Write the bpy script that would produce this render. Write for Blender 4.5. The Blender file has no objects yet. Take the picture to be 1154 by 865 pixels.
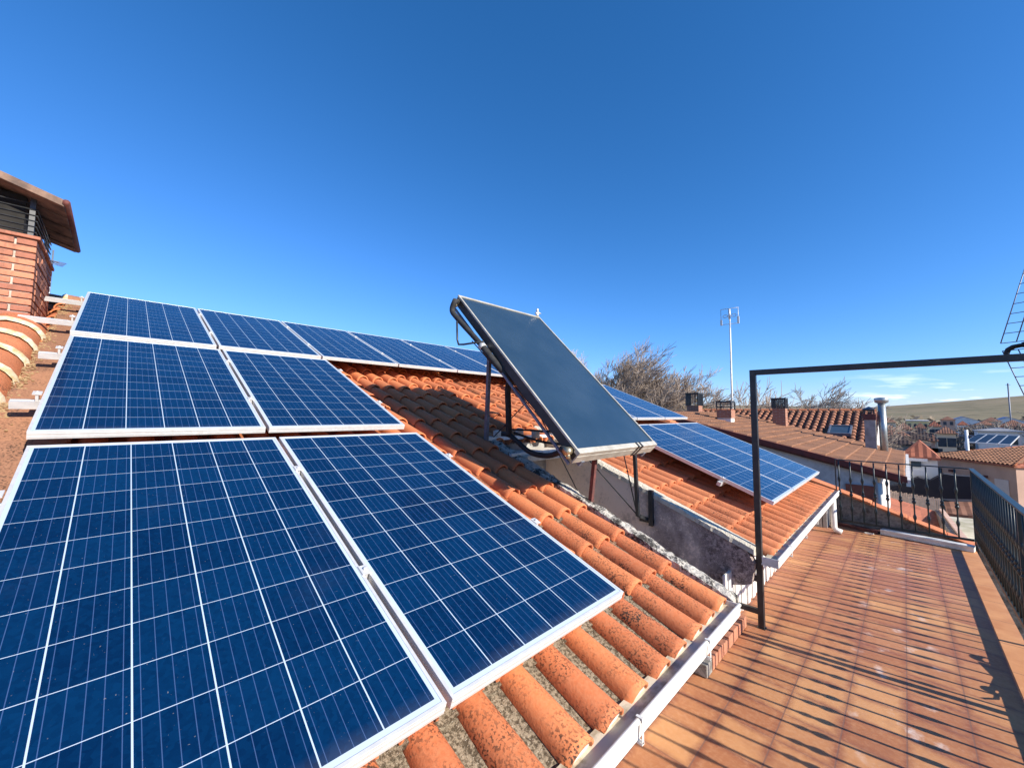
import bpy, bmesh, math, random
from math import sin, cos, tan, pi, radians, sqrt, atan2
from mathutils import Vector, Matrix
random.seed(7)
S = bpy.context.scene
COL = S.collection

# ------------------------------------------------------------------ camera
YAW, PITCH, ROLL, FPX = radians(44.836), radians(4.12), radians(0.482), 444.22
CAMZ = 1.75
f_ = Vector((-sin(YAW)*cos(PITCH), cos(YAW)*cos(PITCH), sin(PITCH)))
r0 = Vector((cos(YAW), sin(YAW), 0)); u0 = r0.cross(f_)
r_ = r0*cos(ROLL) + u0*sin(ROLL); u_ = r_.cross(f_)
cam = bpy.data.objects.new('camera', bpy.data.cameras.new('camera')); COL.objects.link(cam)
cam.matrix_world = Matrix(((r_.x, u_.x, -f_.x, 0), (r_.y, u_.y, -f_.y, 0), (r_.z, u_.z, -f_.z, CAMZ), (0, 0, 0, 1)))
cam.data.sensor_width = 36; cam.data.lens = FPX/1154*36
cam.data.clip_start = .05; cam.data.clip_end = 9000
S.camera = cam

# ------------------------------------------------------------------ world, sun, exposure
SUN_AZ, SUN_EL = radians(7.4), radians(27)         # azimuth from +X towards +Y
w = bpy.data.worlds.new('World'); S.world = w; w.use_nodes = True
nt = w.node_tree; nt.nodes.clear()
out = nt.nodes.new('ShaderNodeOutputWorld'); bg = nt.nodes.new('ShaderNodeBackground')
sky = nt.nodes.new('ShaderNodeTexSky'); sky.sky_type = 'NISHITA'; sky.sun_disc = False
sky.sun_elevation = SUN_EL; sky.sun_rotation = pi/2 - SUN_AZ
sky.altitude = 900; sky.air_density = 1.0; sky.dust_density = 0.15; sky.ozone_density = 3.0
sc_ = nt.nodes.new('ShaderNodeSeparateColor'); cc_ = nt.nodes.new('ShaderNodeCombineColor')     # colour response of the camera on the clear sky
for i_, (gain, p_) in enumerate(((.92, 1.42), (.83, 1.0), (1.27, 1.0))):
    a_ = nt.nodes.new('ShaderNodeMath'); a_.operation = 'MULTIPLY'; a_.inputs[1].default_value = .1
    b_ = nt.nodes.new('ShaderNodeMath'); b_.operation = 'POWER'; b_.inputs[1].default_value = p_
    c_ = nt.nodes.new('ShaderNodeMath'); c_.operation = 'MULTIPLY'; c_.inputs[1].default_value = 10*gain
    nt.links.new(sc_.outputs[i_], a_.inputs[0]); nt.links.new(a_.outputs[0], b_.inputs[0]); nt.links.new(b_.outputs[0], c_.inputs[0]); nt.links.new(c_.outputs[0], cc_.inputs[i_])
bg.inputs[1].default_value = 0.10
# faint low clouds over the hills
geo = nt.nodes.new('ShaderNodeTexCoord'); mp = nt.nodes.new('ShaderNodeMapping'); mp.inputs['Scale'].default_value = (9, 9, 60)
nz = nt.nodes.new('ShaderNodeTexNoise'); nz.inputs['Scale'].default_value = 1.6; nz.inputs['Detail'].default_value = 6
rp = nt.nodes.new('ShaderNodeMapRange'); rp.inputs[1].default_value = .54; rp.inputs[2].default_value = .70
sp = nt.nodes.new('ShaderNodeSeparateXYZ')
m1 = nt.nodes.new('ShaderNodeMapRange'); m1.inputs[1].default_value = .085; m1.inputs[2].default_value = .03
m2 = nt.nodes.new('ShaderNodeMapRange'); m2.inputs[1].default_value = -.12; m2.inputs[2].default_value = .02
mu = nt.nodes.new('ShaderNodeMath'); mu.operation = 'MULTIPLY'; mv = nt.nodes.new('ShaderNodeMath'); mv.operation = 'MULTIPLY'
mx = nt.nodes.new('ShaderNodeMix'); mx.data_type = 'RGBA'; mx.inputs[7].default_value = (8.5, 9.0, 9.6, 1)
L = nt.links.new
L(geo.outputs['Generated'], mp.inputs[0]); L(mp.outputs[0], nz.inputs[0]); L(nz.outputs[0], rp.inputs[0])
L(geo.outputs['Generated'], sp.inputs[0]); L(sp.outputs[2], m1.inputs[0]); L(sp.outputs[0], m2.inputs[0])
L(rp.outputs[0], mu.inputs[0]); L(m1.outputs[0], mu.inputs[1]); L(mu.outputs[0], mv.inputs[0]); L(m2.outputs[0], mv.inputs[1])
L(sky.outputs[0], sc_.inputs[0]); L(cc_.outputs[0], mx.inputs[6]); L(mv.outputs[0], mx.inputs[0])
L(mx.outputs[2], bg.inputs[0]); L(bg.outputs[0], out.inputs[0])
sl = bpy.data.lights.new('sun', 'SUN'); sl.energy = 5.0; sl.angle = radians(.53); sl.color = (1, .93, .82)
so = bpy.data.objects.new('sun', sl); COL.objects.link(so)
sd = Vector((cos(SUN_AZ)*cos(SUN_EL), sin(SUN_AZ)*cos(SUN_EL), sin(SUN_EL)))
so.rotation_euler = sd.to_track_quat('Z', 'Y').to_euler(); so.location = sd*50
S.view_settings.view_transform = 'Standard'; S.view_settings.look = 'None'
S.view_settings.exposure = 0.8; S.view_settings.gamma = 1
S.render.engine = 'CYCLES'; S.cycles.max_bounces = 6
S.render.resolution_x, S.render.resolution_y = 1024, 767

# ------------------------------------------------------------------ node helpers
class X:                                            # a float socket with arithmetic
    def __init__(s, t, k): s.t, s.k = t, k
    def _m(s, op, *o):
        n = s.t.nodes.new('ShaderNodeMath'); n.operation = op
        for i, v in enumerate((s,)+o):
            if isinstance(v, X): s.t.links.new(v.k, n.inputs[i])
            else: n.inputs[i].default_value = v
        return X(s.t, n.outputs[0])
    def __add__(s, o): return s._m('ADD', o)
    def __sub__(s, o): return s._m('SUBTRACT', o)
    def __mul__(s, o): return s._m('MULTIPLY', o)
    def __truediv__(s, o): return s._m('DIVIDE', o)
    def fract(s): return s._m('FRACT')
    def floor(s): return s._m('FLOOR')
    def abs(s): return s._m('ABSOLUTE')
    def lt(s, o): return s._m('LESS_THAN', o)
    def gt(s, o): return s._m('GREATER_THAN', o)
    def max(s, o): return s._m('MAXIMUM', o)
    def min(s, o): return s._m('MINIMUM', o)
    def ramp(s, a, b, c=0., d=1.):
        n = s.t.nodes.new('ShaderNodeMapRange'); s.t.links.new(s.k, n.inputs[0])
        for i, v in enumerate((a, b, c, d)): n.inputs[1+i].default_value = v
        return X(s.t, n.outputs[0])
class M_:
    def __init__(s, name, rough=.8, metal=0., spec=.5):
        s.m = bpy.data.materials.new(name); s.m.use_nodes = True; s.t = s.m.node_tree
        s.b = s.t.nodes['Principled BSDF']; s.b.inputs['Roughness'].default_value = rough
        s.b.inputs['Metallic'].default_value = metal; s.b.inputs['Specular IOR Level'].default_value = spec
        s.tc = s.t.nodes.new('ShaderNodeTexCoord'); s.obj = s.tc.outputs['Object']
    def xyz(s, src=None):
        n = s.t.nodes.new('ShaderNodeSeparateXYZ'); s.t.links.new(src or s.obj, n.inputs[0])
        return [X(s.t, n.outputs[i]) for i in range(3)]
    def vec(s, a, b, c):
        n = s.t.nodes.new('ShaderNodeCombineXYZ')
        for i, v in enumerate((a, b, c)):
            if isinstance(v, X): s.t.links.new(v.k, n.inputs[i])
            else: n.inputs[i].default_value = v
        return n.outputs[0]
    def noise(s, scale, detail=4, rough=.55, vec=None, stretch=None):
        v = vec or s.obj
        if stretch:
            mp = s.t.nodes.new('ShaderNodeMapping'); mp.inputs['Scale'].default_value = stretch; s.t.links.new(v, mp.inputs[0]); v = mp.outputs[0]
        n = s.t.nodes.new('ShaderNodeTexNoise'); n.inputs['Scale'].default_value = scale
        n.inputs['Detail'].default_value = detail; n.inputs['Roughness'].default_value = rough
        s.t.links.new(v, n.inputs[0]); return X(s.t, n.outputs[0])
    def voro(s, scale, vec=None, color=False):
        n = s.t.nodes.new('ShaderNodeTexVoronoi'); n.inputs['Scale'].default_value = scale
        s.t.links.new(vec or s.obj, n.inputs[0]); return X(s.t, n.outputs[0]) if not color else n.outputs[1]
    def white(s, vec):
        n = s.t.nodes.new('ShaderNodeTexWhiteNoise'); n.noise_dimensions = '3D'; s.t.links.new(vec, n.inputs[0]); return X(s.t, n.outputs[0])
    def island(s):
        n = s.t.nodes.new('ShaderNodeNewGeometry'); return X(s.t, n.outputs['Random Per Island'])
    def mix(s, fac, a, b):
        n = s.t.nodes.new('ShaderNodeMix'); n.data_type = 'RGBA'
        if isinstance(fac, X): s.t.links.new(fac.k, n.inputs[0])
        else: n.inputs[0].default_value = fac
        for i, v in ((6, a), (7, b)):
            if isinstance(v, tuple): n.inputs[i].default_value = (*v[:3], 1)
            else: s.t.links.new(v, n.inputs[i])
        return n.outputs[2]
    def color(s, c):
        if isinstance(c, tuple): s.b.inputs['Base Color'].default_value = (*c[:3], 1)
        else: s.t.links.new(c, s.b.inputs['Base Color'])
        return s
    def rough(s, x): s.t.links.new(x.k, s.b.inputs['Roughness']); return s
    def bump(s, x, strength=.4, dist=.01):
        n = s.t.nodes.new('ShaderNodeBump'); n.inputs['Strength'].default_value = strength; n.inputs['Distance'].default_value = dist
        s.t.links.new(x.k, n.inputs['Height']); s.t.links.new(n.outputs[0], s.b.inputs['Normal']); return s
def simple(name, a, b=None, scale=8, rough=.7, metal=0., bump=0., spec=.5, stretch=None, lo=.35, hi=.65):
    m = M_(name, rough, metal, spec)
    if b is None: b = tuple(c*.7 for c in a)
    n = m.noise(scale, 6, .6, stretch=stretch)
    m.color(m.mix(n.ramp(lo, hi), a, b))
    if bump: m.bump(n, bump, .01)
    return m.m

# ------------------------------------------------------------------ mesh helpers
class MB:
    def __init__(s): s.v = []; s.f = []; s.sm = []
    def add(s, vs, fs, smooth=False):
        k = len(s.v); s.v += [tuple(v) for v in vs]; s.f += [tuple(i+k for i in f) for f in fs]; s.sm += [smooth]*len(fs); return s
    def box(s, a, b, M=None):
        (x0, y0, z0), (x1, y1, z1) = a, b
        vs = [Vector(p) for p in ((x0,y0,z0),(x1,y0,z0),(x1,y1,z0),(x0,y1,z0),(x0,y0,z1),(x1,y0,z1),(x1,y1,z1),(x0,y1,z1))]
        if M: vs = [M @ v for v in vs]
        return s.add(vs, [(0,3,2,1),(4,5,6,7),(0,1,5,4),(1,2,6,5),(2,3,7,6),(3,0,4,7)])
    def tube(s, pts, rad, n=8, smooth=True, cap=True):
        pts = [Vector(p) for p in pts]
        if not isinstance(rad, (list, tuple)): rad = [rad]*len(pts)
        vs = []; fs = []; ref = None
        for i, p in enumerate(pts):
            d = (pts[min(i+1, len(pts)-1)] - pts[max(i-1, 0)])
            if d.length < 1e-9: d = Vector((0, 0, 1))
            d.normalize()
            if ref is None: ref = Vector((0, 0, 1)) if abs(d.z) < .9 else Vector((1, 0, 0))
            a = d.cross(ref).normalized(); b = a.cross(d).normalized(); ref = b
            for j in range(n):
                t = 2*pi*(j+.5)/n; vs.append(p + (a*cos(t) + b*sin(t))*rad[i])
        for i in range(len(pts)-1):
            for j in range(n): fs.append((i*n+j, i*n+(j+1) % n, (i+1)*n+(j+1) % n, (i+1)*n+j))
        if cap: fs.append(tuple(range(n))[::-1]); fs.append(tuple((len(pts)-1)*n+j for j in range(n)))
        return s.add(vs, fs, smooth)
    def bar(s, p, q, w, h=None, up=(0, 0, 1)):       # rectangular bar between two points
        p, q = Vector(p), Vector(q); h = h or w; d = (q-p).normalized(); up = Vector(up)
        if abs(d.dot(up)) > .98: up = Vector((0, 1, 0))
        a = d.cross(up).normalized()*w/2; b = a.cross(d).normalized()*h/2
        vs = [p-a-b, p+a-b, p+a+b, p-a+b, q-a-b, q+a-b, q+a+b, q-a+b]
        return s.add(vs, [(0,1,2,3),(7,6,5,4),(0,4,5,1),(1,5,6,2),(2,6,7,3),(3,7,4,0)])
    def prism(s, poly, axis, a, b):                  # poly of 2D points extruded along an axis
        n = len(poly)
        def P(p, t): return {'y': (p[0], t, p[1]), 'x': (t, p[0], p[1]), 'z': (p[0], p[1], t)}[axis]
        return s.add([P(p, a) for p in poly] + [P(p, b) for p in poly],
                     [tuple(range(n)), tuple(range(2*n-1, n-1, -1))] + [(i, i+n, (i+1) % n+n, (i+1) % n) for i in range(n)])
    def lathe(s, prof, n=8, at=(0, 0, 0)):
        vs = [(at[0]+r*cos(2*pi*j/n), at[1]+r*sin(2*pi*j/n), at[2]+z) for z, r in prof for j in range(n)]
        fs = [(i*n+j, i*n+(j+1) % n, (i+1)*n+(j+1) % n, (i+1)*n+j) for i in range(len(prof)-1) for j in range(n)]
        return s.add(vs, fs + [tuple(range(n))[::-1], tuple((len(prof)-1)*n+j for j in range(n))], True)
    def build(s, name, mat, parent=None, bevel=0., origin=None):
        me = bpy.data.meshes.new(name)
        o = bpy.data.objects.new(name, me); COL.objects.link(o)
        if origin is not None:
            O = Vector(origin); s.v = [tuple(Vector(v)-O) for v in s.v]; o.location = O
        me.from_pydata(s.v, [], s.f); me.update()
        me.polygons.foreach_set('use_smooth', s.sm)
        bm = bmesh.new(); bm.from_mesh(me); bmesh.ops.recalc_face_normals(bm, faces=bm.faces); bm.to_mesh(me); bm.free()
        if mat: me.materials.append(mat)
        if parent: o.parent = parent
        if bevel:
            b = o.modifiers.new('bevel', 'BEVEL'); b.width = bevel; b.segments = 2; b.limit_method = 'ANGLE'
        return o
def tag(o, label=None, cat=None, group=None, kind=None):
    if label: o['label'] = label
    if cat: o['category'] = cat
    if group: o['group'] = group
    if kind: o['kind'] = kind
    return o
def thing(name, label, cat, loc=(0, 0, 0), group=None):
    o = bpy.data.objects.new(name, None); COL.objects.link(o); o.location = loc; o.empty_display_size = .1
    return tag(o, label, cat, group)
def copy_tree(o, parent=None):
    c = o.copy(); COL.objects.link(c); c.parent = parent
    for ch in list(o.children): copy_tree(ch, c)
    return c

# ------------------------------------------------------------------ materials
def clay(name, c1, c2, dirt, cover=.5, eave=True, spec=(.05, .03, .02)):
    m = M_(name, .85, 0, .25); x, y, z = m.xyz()
    r = m.island(); n = m.noise(3.5, 5); fine = m.noise(60, 4)
    base = m.mix(r, c1, c2); base = m.mix(n.ramp(.4, .72)*.55, base, tuple(c*.62 for c in c1))
    base = m.mix(fine.ramp(.3, .7)*.22, base, (.62, .33, .18))
    # lichen specks, thicker towards the eave
    near = (x.ramp(-2.6, -1.0, .0, 1.) if eave else m.noise(1.3, 2).ramp(.4, .6))
    v = m.noise(105, 2, .5); big = m.noise(5, 5, .7)
    sp_ = v.ramp(.53, .575) * near * big.ramp(.40, .60)
    base = m.mix(sp_*.9, base, spec)
    blot = big.ramp(.59, .66)*near*v.ramp(.40, .50)
    base = m.mix(blot*cover, base, dirt)
    m.color(base); m.bump(fine*.6+v*.5, .35, .006); return m.m
MAT = {}
MAT['clay'] = clay('orange_clay', (.66, .205, .075), (.46, .125, .05), (.045, .035, .028), .9)
MAT['clay2'] = clay('orange_clay_clean', (.62, .20, .08), (.44, .13, .055), (.06, .04, .03), .6, False)
MAT['clay_old'] = clay('old_clay', (.33, .155, .085), (.21, .105, .065), (.05, .04, .03), .8, False)
MAT['clay_dark'] = clay('dark_clay', (.22, .085, .05), (.30, .13, .08), (.04, .03, .025), .8, False)
m = M_('channel_grit', .95, 0, .2); v = m.noise(70, 3, .7); b = m.noise(7, 4); x, y, z = m.xyz()
g = m.mix(v.ramp(.42, .58), (.085, .065, .042), (.29, .235, .165)); g = m.mix(m.voro(90).lt(.13), g, (.44, .40, .33))
cl = m.mix(m.island(), (.40, .14, .06), (.33, .11, .05))
MAT['channel'] = m.color(m.mix((b+x*.25).ramp(.12, -.18), g, cl)).bump(v, .7, .01).m
MAT['channel_red'] = simple('channel_red', (.33, .12, .06), (.15, .07, .045), 20, .9)
MAT['mortar'] = simple('mortar_white', (.72, .68, .60), (.5, .45, .38), 25, .9, bump=.5)
m = M_('verge_mortar', .95, 0, .2); a = m.noise(9, 6, .7); b2 = m.noise(55, 4, .7)
MAT['verge'] = m.color(m.mix((a+b2*.5).ramp(.72, .84), m.mix(b2, (.62, .58, .50), (.42, .38, .33)), (.05, .045, .04))).bump(b2, .9, .02).m
MAT['white'] = simple('white_paint', (.70, .68, .63), (.42, .39, .33), 6, .5, lo=.48, hi=.85)
m = M_('gutter_inside', .7); a = m.noise(5, 5, .6, stretch=(3, 1, 1)); b2 = m.noise(40, 3)
MAT['gutter_in'] = m.color(m.mix((a+b2*.3).ramp(.62, .82), (.62, .54, .40), (.30, .24, .15))).m
MAT['alu'] = simple('anodised_aluminium', (.72, .705, .68), (.63, .615, .59), 30, .38, .35)
MAT['alu_dull'] = simple('aluminium_dull', (.62, .63, .62), (.5, .5, .5), 14, .5, .4)
MAT['cream_alu'] = simple('weathered_cream_aluminium', (.55, .52, .44), (.40, .37, .30), 12, .5, .3)
MAT['black'] = simple('black_paint', (.018, .02, .022), (.035, .036, .036), 15, .42)
MAT['iron'] = simple('dark_green_iron', (.010, .020, .022), (.02, .034, .034), 18, .42)
MAT['foam'] = simple('black_pipe_insulation', (.012, .012, .012), (.03, .03, .03), 20, .8)
MAT['steel'] = simple('galvanised_steel', (.42, .46, .46), (.30, .33, .34), 6, .4, .7)
MAT['grey'] = simple('grey_steel_post', (.20, .22, .27), (.12, .13, .16), 12, .5, .4)
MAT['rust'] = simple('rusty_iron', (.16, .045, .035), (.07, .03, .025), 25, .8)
MAT['brass'] = simple('brass', (.6, .5, .33), (.4, .33, .2), 20, .35, .8)
MAT['concrete'] = simple('concrete', (.36, .35, .33), (.22, .21, .19), 4, .9, bump=.3)
# stained party wall
m = M_('stained_plaster', .95, 0, .2); x, y, z = m.xyz()
a = m.noise(2.0, 6, .65, stretch=(1.3, 1, 1)); b2 = m.noise(34, 5, .8); c3 = m.noise(4, 4, .6, stretch=(1.6, 1, .8))
stain = ((a*.8+c3*.4+b2*.95)+x.ramp(-2.3, -1.2, -.26, .14)).ramp(.90, 1.12)
MAT['stained'] = m.color(m.mix(stain, (.76, .62, .52), m.mix(b2.ramp(.40, .60), (.10, .075, .07), (.46, .37, .33)))).bump(b2, .8, .015).m
m = M_('thin_verge', .95, 0, .2); a = m.noise(9, 6, .7); b2 = m.noise(55, 4, .7)
MAT['verge2'] = m.color(m.mix((a+b2*.5).ramp(.84, .94), m.mix(b2, (.66, .60, .48), (.48, .43, .34)), (.10, .09, .07))).bump(b2, .9, .02).m
m = M_('parapet_plaster', .95, 0, .2); a = m.noise(5, 6, .7); b2 = m.noise(30, 4, .7)
MAT['parapet'] = m.color(m.mix((a+b2*.4).ramp(.58, .85), (.30, .28, .25), (.07, .065, .055))).bump(b2, .6, .01).m
m = M_('old_white_plaster', .9, 0, .2); a = m.noise(.9, 6, .7); b2 = m.noise(7, 4, .7)
MAT['old_white'] = m.color(m.mix((a+b2*.25).ramp(.6, .85), (.62, .58, .56), (.27, .24, .23))).m
# terrace tiles : rectangular cells in the sheet's own coordinates
m = M_('terrace_tile', .62, 0, .3); x, y, z = m.xyz()
PX_, PY_ = .257, .257
fx = ((x-.188)/PX_); fy = ((y-.05)/PY_)
gx = (fx.fract()-.5).abs().gt(.5-.0035/PX_); gy = (fy.fract()-.5).abs().gt(.5-.002/PY_)
idn = m.white(m.vec(fx.floor(), fy.floor(), 0.))
n1 = m.noise(4.5, 5, .6); n2 = m.noise(38, 4, .6); n3 = m.noise(1.1, 3)
edge = (fx.fract()-.5).abs().max((fy.fract()-.5).abs()).ramp(.25, .5)
base = m.mix((idn*.75+n1*.7).ramp(.35, .95), (.56, .275, .115), (.38, .15, .065))
base = m.mix((edge*n1).ramp(.2, .6)*.85, base, (.21, .065, .04))
base = m.mix(n2.ramp(.45, .7)*.25, base, (.64, .37, .21))
base = m.mix(m.noise(2.3, 5, .65).ramp(.52, .68)*.5, base, (.27, .10, .052))
far = y.ramp(3.0, 6.5)*(n3.ramp(.35, .6))
base = m.mix(far*.45, base, (.36, .15, .12))
# chalky scuffs along the middle of the walkway
sc = m.noise(6.5, 5, .55, stretch=(1.0, .75, 1)).ramp(.60, .70)*(x+.12).abs().ramp(.34, .12)*y.ramp(2.5, 3.2)*n2.ramp(.25, .5)
base = m.mix(sc*.6, base, (.74, .64, .58))
base = m.mix((gx.max(gy))*.75, base, (.20, .105, .075))
MAT['terrace'] = m.color(base).bump((gx.max(gy)*-1.)+n2*.15, .35, .004).m
m = M_('border_tile', .6, 0, .3); x, y, z = m.xyz(); fy = (y-.43)/.503
g = (fy.fract()-.5).abs().gt(.5-.006); n1 = m.noise(5, 5); n2 = m.noise(40, 3)
MAT['border'] = m.color(m.mix(g, m.mix(n1.ramp(.35, .7), (.60, .29, .13), (.46, .19, .08)), (.2, .1, .07))).bump(n2, .2, .003).m
# brick
def brick(name, a, b, mort, w_=.25, h_=.066, plane='yz'):
    m = M_(name, .9, 0, .2); x, y, z = m.xyz()
    vec = m.vec(*{'yz': (y+x*1.0, z, 0.)}[plane])
    n = m.t.nodes.new('ShaderNodeTexBrick'); m.t.links.new(vec, n.inputs[0])
    n.inputs['Color1'].default_value = (*a, 1); n.inputs['Color2'].default_value = (*b, 1); n.inputs['Mortar'].default_value = (*mort, 1)
    n.inputs['Scale'].default_value = 1; n.inputs['Mortar Size'].default_value = .006; n.inputs['Brick Width'].default_value = w_; n.inputs['Row Height'].default_value = h_
    ns = m.noise(30, 4); m.color(m.mix(ns.ramp(.35, .7)*.35, n.outputs[0], tuple(c*.5 for c in a)))
    m.bump(X(m.t, n.outputs[1])*-1+ns*.3, .5, .008); return m.m
MAT['brick'] = brick('far_brick', (.36, .15, .09), (.30, .12, .075), (.45, .38, .3))
m = M_('brick_face', .9, 0, .2); n = m.noise(28, 5, .65); k = m.noise(3, 4)
base = m.mix(m.island(), (.50, .21, .12), (.32, .13, .085))
MAT['brick_block'] = m.color(m.mix((n*.8+k*.5).ramp(.62, .85)*.7, base, (.17, .085, .06))).bump(n, .8, .006).m
# solar cells : 6 x 12 grid in the panel's own coordinates (x down the slope, y across)
PL, PW = 1.956, .992
m = M_('solar_cells', .12, 0, .35); x, y, z = m.xyz()
cx = (x-.027)/.1585; cy = (y-.022)/.158
gx = (cx.fract()-.5).abs().gt(.5-.0011/.1585); gy = (cy.fract()-.5).abs().gt(.5-.0019/.158)
outm = x.lt(.027).max(x.gt(.027+12*.1585)).max(y.lt(.022)).max(y.gt(.022+6*.158))
bb = ((cy*5).fract()-.5).abs().lt(.5*.0016/.0316*1.1)
rnd = m.white(m.vec(cx.floor(), cy.floor(), 0.))
mot = m.voro(85, color=True)
sx = m.t.nodes.new('ShaderNodeSeparateColor'); m.t.links.new(mot, sx.inputs[0]); mo = X(m.t, sx.outputs[0])
cell = m.mix((mo*.6+rnd*.7).ramp(.1, 1.2), (.0006, .012, .046), (.0012, .024, .078))
cell = m.mix(bb*.4, cell, (.10, .17, .36))
cell = m.mix(gx.max(gy).max(outm), cell, (.42, .50, .58))
du = m.noise(3, 4); ds = m.noise(1.7, 6, .7); fl = m.noise(160, 2, .5)
cell = m.mix((ds.ramp(.55, .8)*.02+x.ramp(PL-.07, PL-.01)*ds.ramp(.3, .6)*.08+fl.ramp(.74, .76)*.3), cell, (.40, .36, .30))
m.color(cell); m.rough(du.ramp(.3, .7, .10, .2)); m.b.inputs['Coat Weight'].default_value = .0
MAT['cells'] = m.m
m = M_('collector_glass', .22, 0, .5); n1 = m.noise(2.2, 5); n2 = m.noise(60, 3)
m.color(m.mix(n1.ramp(.3, .7), (.016, .036, .062), (.026, .05, .08))).rough(n1.ramp(.3, .7, .2, .32)); MAT['coll'] = m.m
MAT['glass_dark'] = simple('window_glass', (.03, .045, .06), (.05, .07, .09), 3, .08)
MAT['bark'] = simple('grey_brown_bark', (.42, .33, .26), (.30, .24, .19), 3, .9)
MAT['bark_pale'] = simple('pale_twigs', (.62, .53, .46), (.46, .38, .31), 3, .9)
MAT['bark_dark'] = simple('dark_twigs', (.30, .26, .23), (.20, .175, .155), 3, .9)
m = M_('land', 1, 0, .1); a = m.noise(.006, 6, .6); b2 = m.noise(.05, 5, .7); c3 = m.noise(.8, 5)
g = m.mix(a.ramp(.38, .62), (.20, .175, .10), (.30, .235, .145)); g = m.mix(b2.ramp(.5, .66)*.7, g, (.09, .085, .05)); MAT['land'] = m.color(m.mix(c3.ramp(.4, .7)*.4, g, (.20, .17, .12))).m

def ray(px, py): return f_ + (r_*(px-577) + u_*(432.5-py))/FPX
def at_y(px, py, Y): d = ray(px, py); return Vector((0, 0, CAMZ)) + d*(Y/d.y)
def at_z(px, py, Z): d = ray(px, py); return Vector((0, 0, CAMZ)) + d*((Z-CAMZ)/d.z)
# ------------------------------------------------------------------ setting: land
SL = radians(20.9); CS, SN = cos(SL), sin(SL)
def crest(x): return CAMZ - 1.4326 - .3818*x             # height of the tile crests over x
mb = MB(); rs = [0, 4, 9, 16, 30, 60, 110, 180, 260, 360, 480, 620, 780, 950, 1150, 1350, 1550, 1800, 2300, 4000, 7500]
NA = 96
def hill(r, a):
    pk = 24 + 26*max(0, min(1, (a+.03)/.2))**1.2 + 9*max(0, min(1, (-.15-a)/.3)) + 3*sin(a*23)+1.5*sin(a*51+1)
    t = max(0, min(1, (r-260)/1150)); t = t*t*(3-2*t)
    fall = max(0, min(1, (r-1600)/1800))
    q = max(0, min(1, (r-38)/110)); base = -4.05 - 5*q*q*(3-2*q); return base + (pk-base)*t - 18*fall
vs = []; 
for r in rs:
    for j in range(NA):
        a = -pi + 2*pi*j/NA; vs.append((r*sin(a), r*cos(a), hill(r, a)))
fs = [(i*NA+j, i*NA+(j+1) % NA, (i+1)*NA+(j+1) % NA, (i+1)*NA+j) for i in range(len(rs)-1) for j in range(NA)]
tag(mb.add(vs, fs, True).build('ground', MAT['land']), kind='structure')

# terrace floor, border, riser
mb = MB(); mb.box((-1.158, -3, -.3), (.445, 8.24, 0)); tag(mb.build('terrace_floor', MAT['terrace']), kind='structure')
mb = MB(); mb.box((.447, -3, -.3), (.585, 8.0, .002)); tag(mb.build('terrace_border', MAT['border']), kind='structure')
# ------------------------------------------------------------------ tile roofs
def tile_field(name, parent, O, U, V, ncol, ncourse, mats, sp=.21, ex=.365, seg=8, skip=None, jit=1., rad=.074, seed=1, eave_mortar=True, ch=True):
    rnd = random.Random(seed); O, U, V = Vector(O), Vector(U).normalized(), Vector(V).normalized(); Nn = U.cross(V)
    if Nn.z < 0: Nn = -Nn
    cov, cha, mor = MB(), MB(), MB(); Lt = ex+.07
    for c in range(ncol):
        for k in range(ncourse):
            if skip and skip(c, k): continue
            j = lambda a: rnd.uniform(-a, a)*jit
            s0 = k*ex + j(.006); yc = (c+.5)*sp + j(.004); tw = j(.008); hh = j(.003)
            R0, R1 = rad, rad*.82
            rows = []
            for (s, R, h) in ((s0, R0, .022+hh), (s0+.035, R0*.985, .019+hh), (s0+Lt, R1, -.002+hh)):
                row = []
                for q in range(seg+1):
                    t = pi*q/seg; row.append(O + U*s + V*(yc + tw*(s-s0) - R*cos(t)) + Nn*(h - rad + R*sin(t)*1.0))
                rows.append(row)
            inner = []
            for q in range(seg+1):
                t = pi*q/seg; R = R0-.014; inner.append(O + U*s0 + V*(yc - R*cos(t)) + Nn*(.022+hh - rad + R*sin(t)))
            inn2 = [p + U*.06 for p in inner]
            vs = rows[0]+rows[1]+rows[2]+inner+inn2; n = seg+1; fs = []
            for a, b in ((0, 1), (1, 2), (3, 0), (4, 3)):
                for q in range(seg): fs.append((a*n+q, a*n+q+1, b*n+q+1, b*n+q))
            cov.add(vs, fs, True)
            if ch:
                yv = yc+sp/2; row = []
                for (s, h) in ((s0+(.012 if k == 0 else -.02), .012), (s0+ex+.03, -.006)):
                    for q in range(6):
                        t = pi*q/5; row.append(O + U*s + V*(yv - (sp/2-rad*.62)*cos(t)) + Nn*(h - rad*.62 - .032*sin(t)))
                cha.add(row, [(q, q+1, 6+q+1, 6+q) for q in range(5)], True)
            if k == 0 and eave_mortar:
                R = R0-.013; pts = [O + U*(s0+.008) + V*(yc - R*cos(pi*q/seg)) + Nn*(.022+hh - rad + R*sin(pi*q/seg)) for q in range(seg+1)]
                lo = [O + U*(s0-.012) + V*(yc+R*.8) + Nn*(-rad*1.8), O + U*(s0-.012) + V*(yc-R*.8) + Nn*(-rad*1.8)]
                p2 = [p + U*.018 for p in pts+lo]; n = len(pts)+2
                mor = MB(); mor.add(pts+lo+p2, [tuple(range(n)), tuple(range(2*n-1, n-1, -1))]+[(i, i+n, (i+1) % n+n, (i+1) % n) for i in range(n)]); mor.build('eave_mortar', MAT['mortar'], parent)
    o = cov.build(name, mats[0], parent)
    if ch: cha.build('channel_tiles', mats[1], parent)
    return o
XE = -.82
UP = (-CS, 0, SN)
RX = -7.45                                            # ridge line
def zc(x, d=0.): return crest(x)+d/CS
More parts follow.
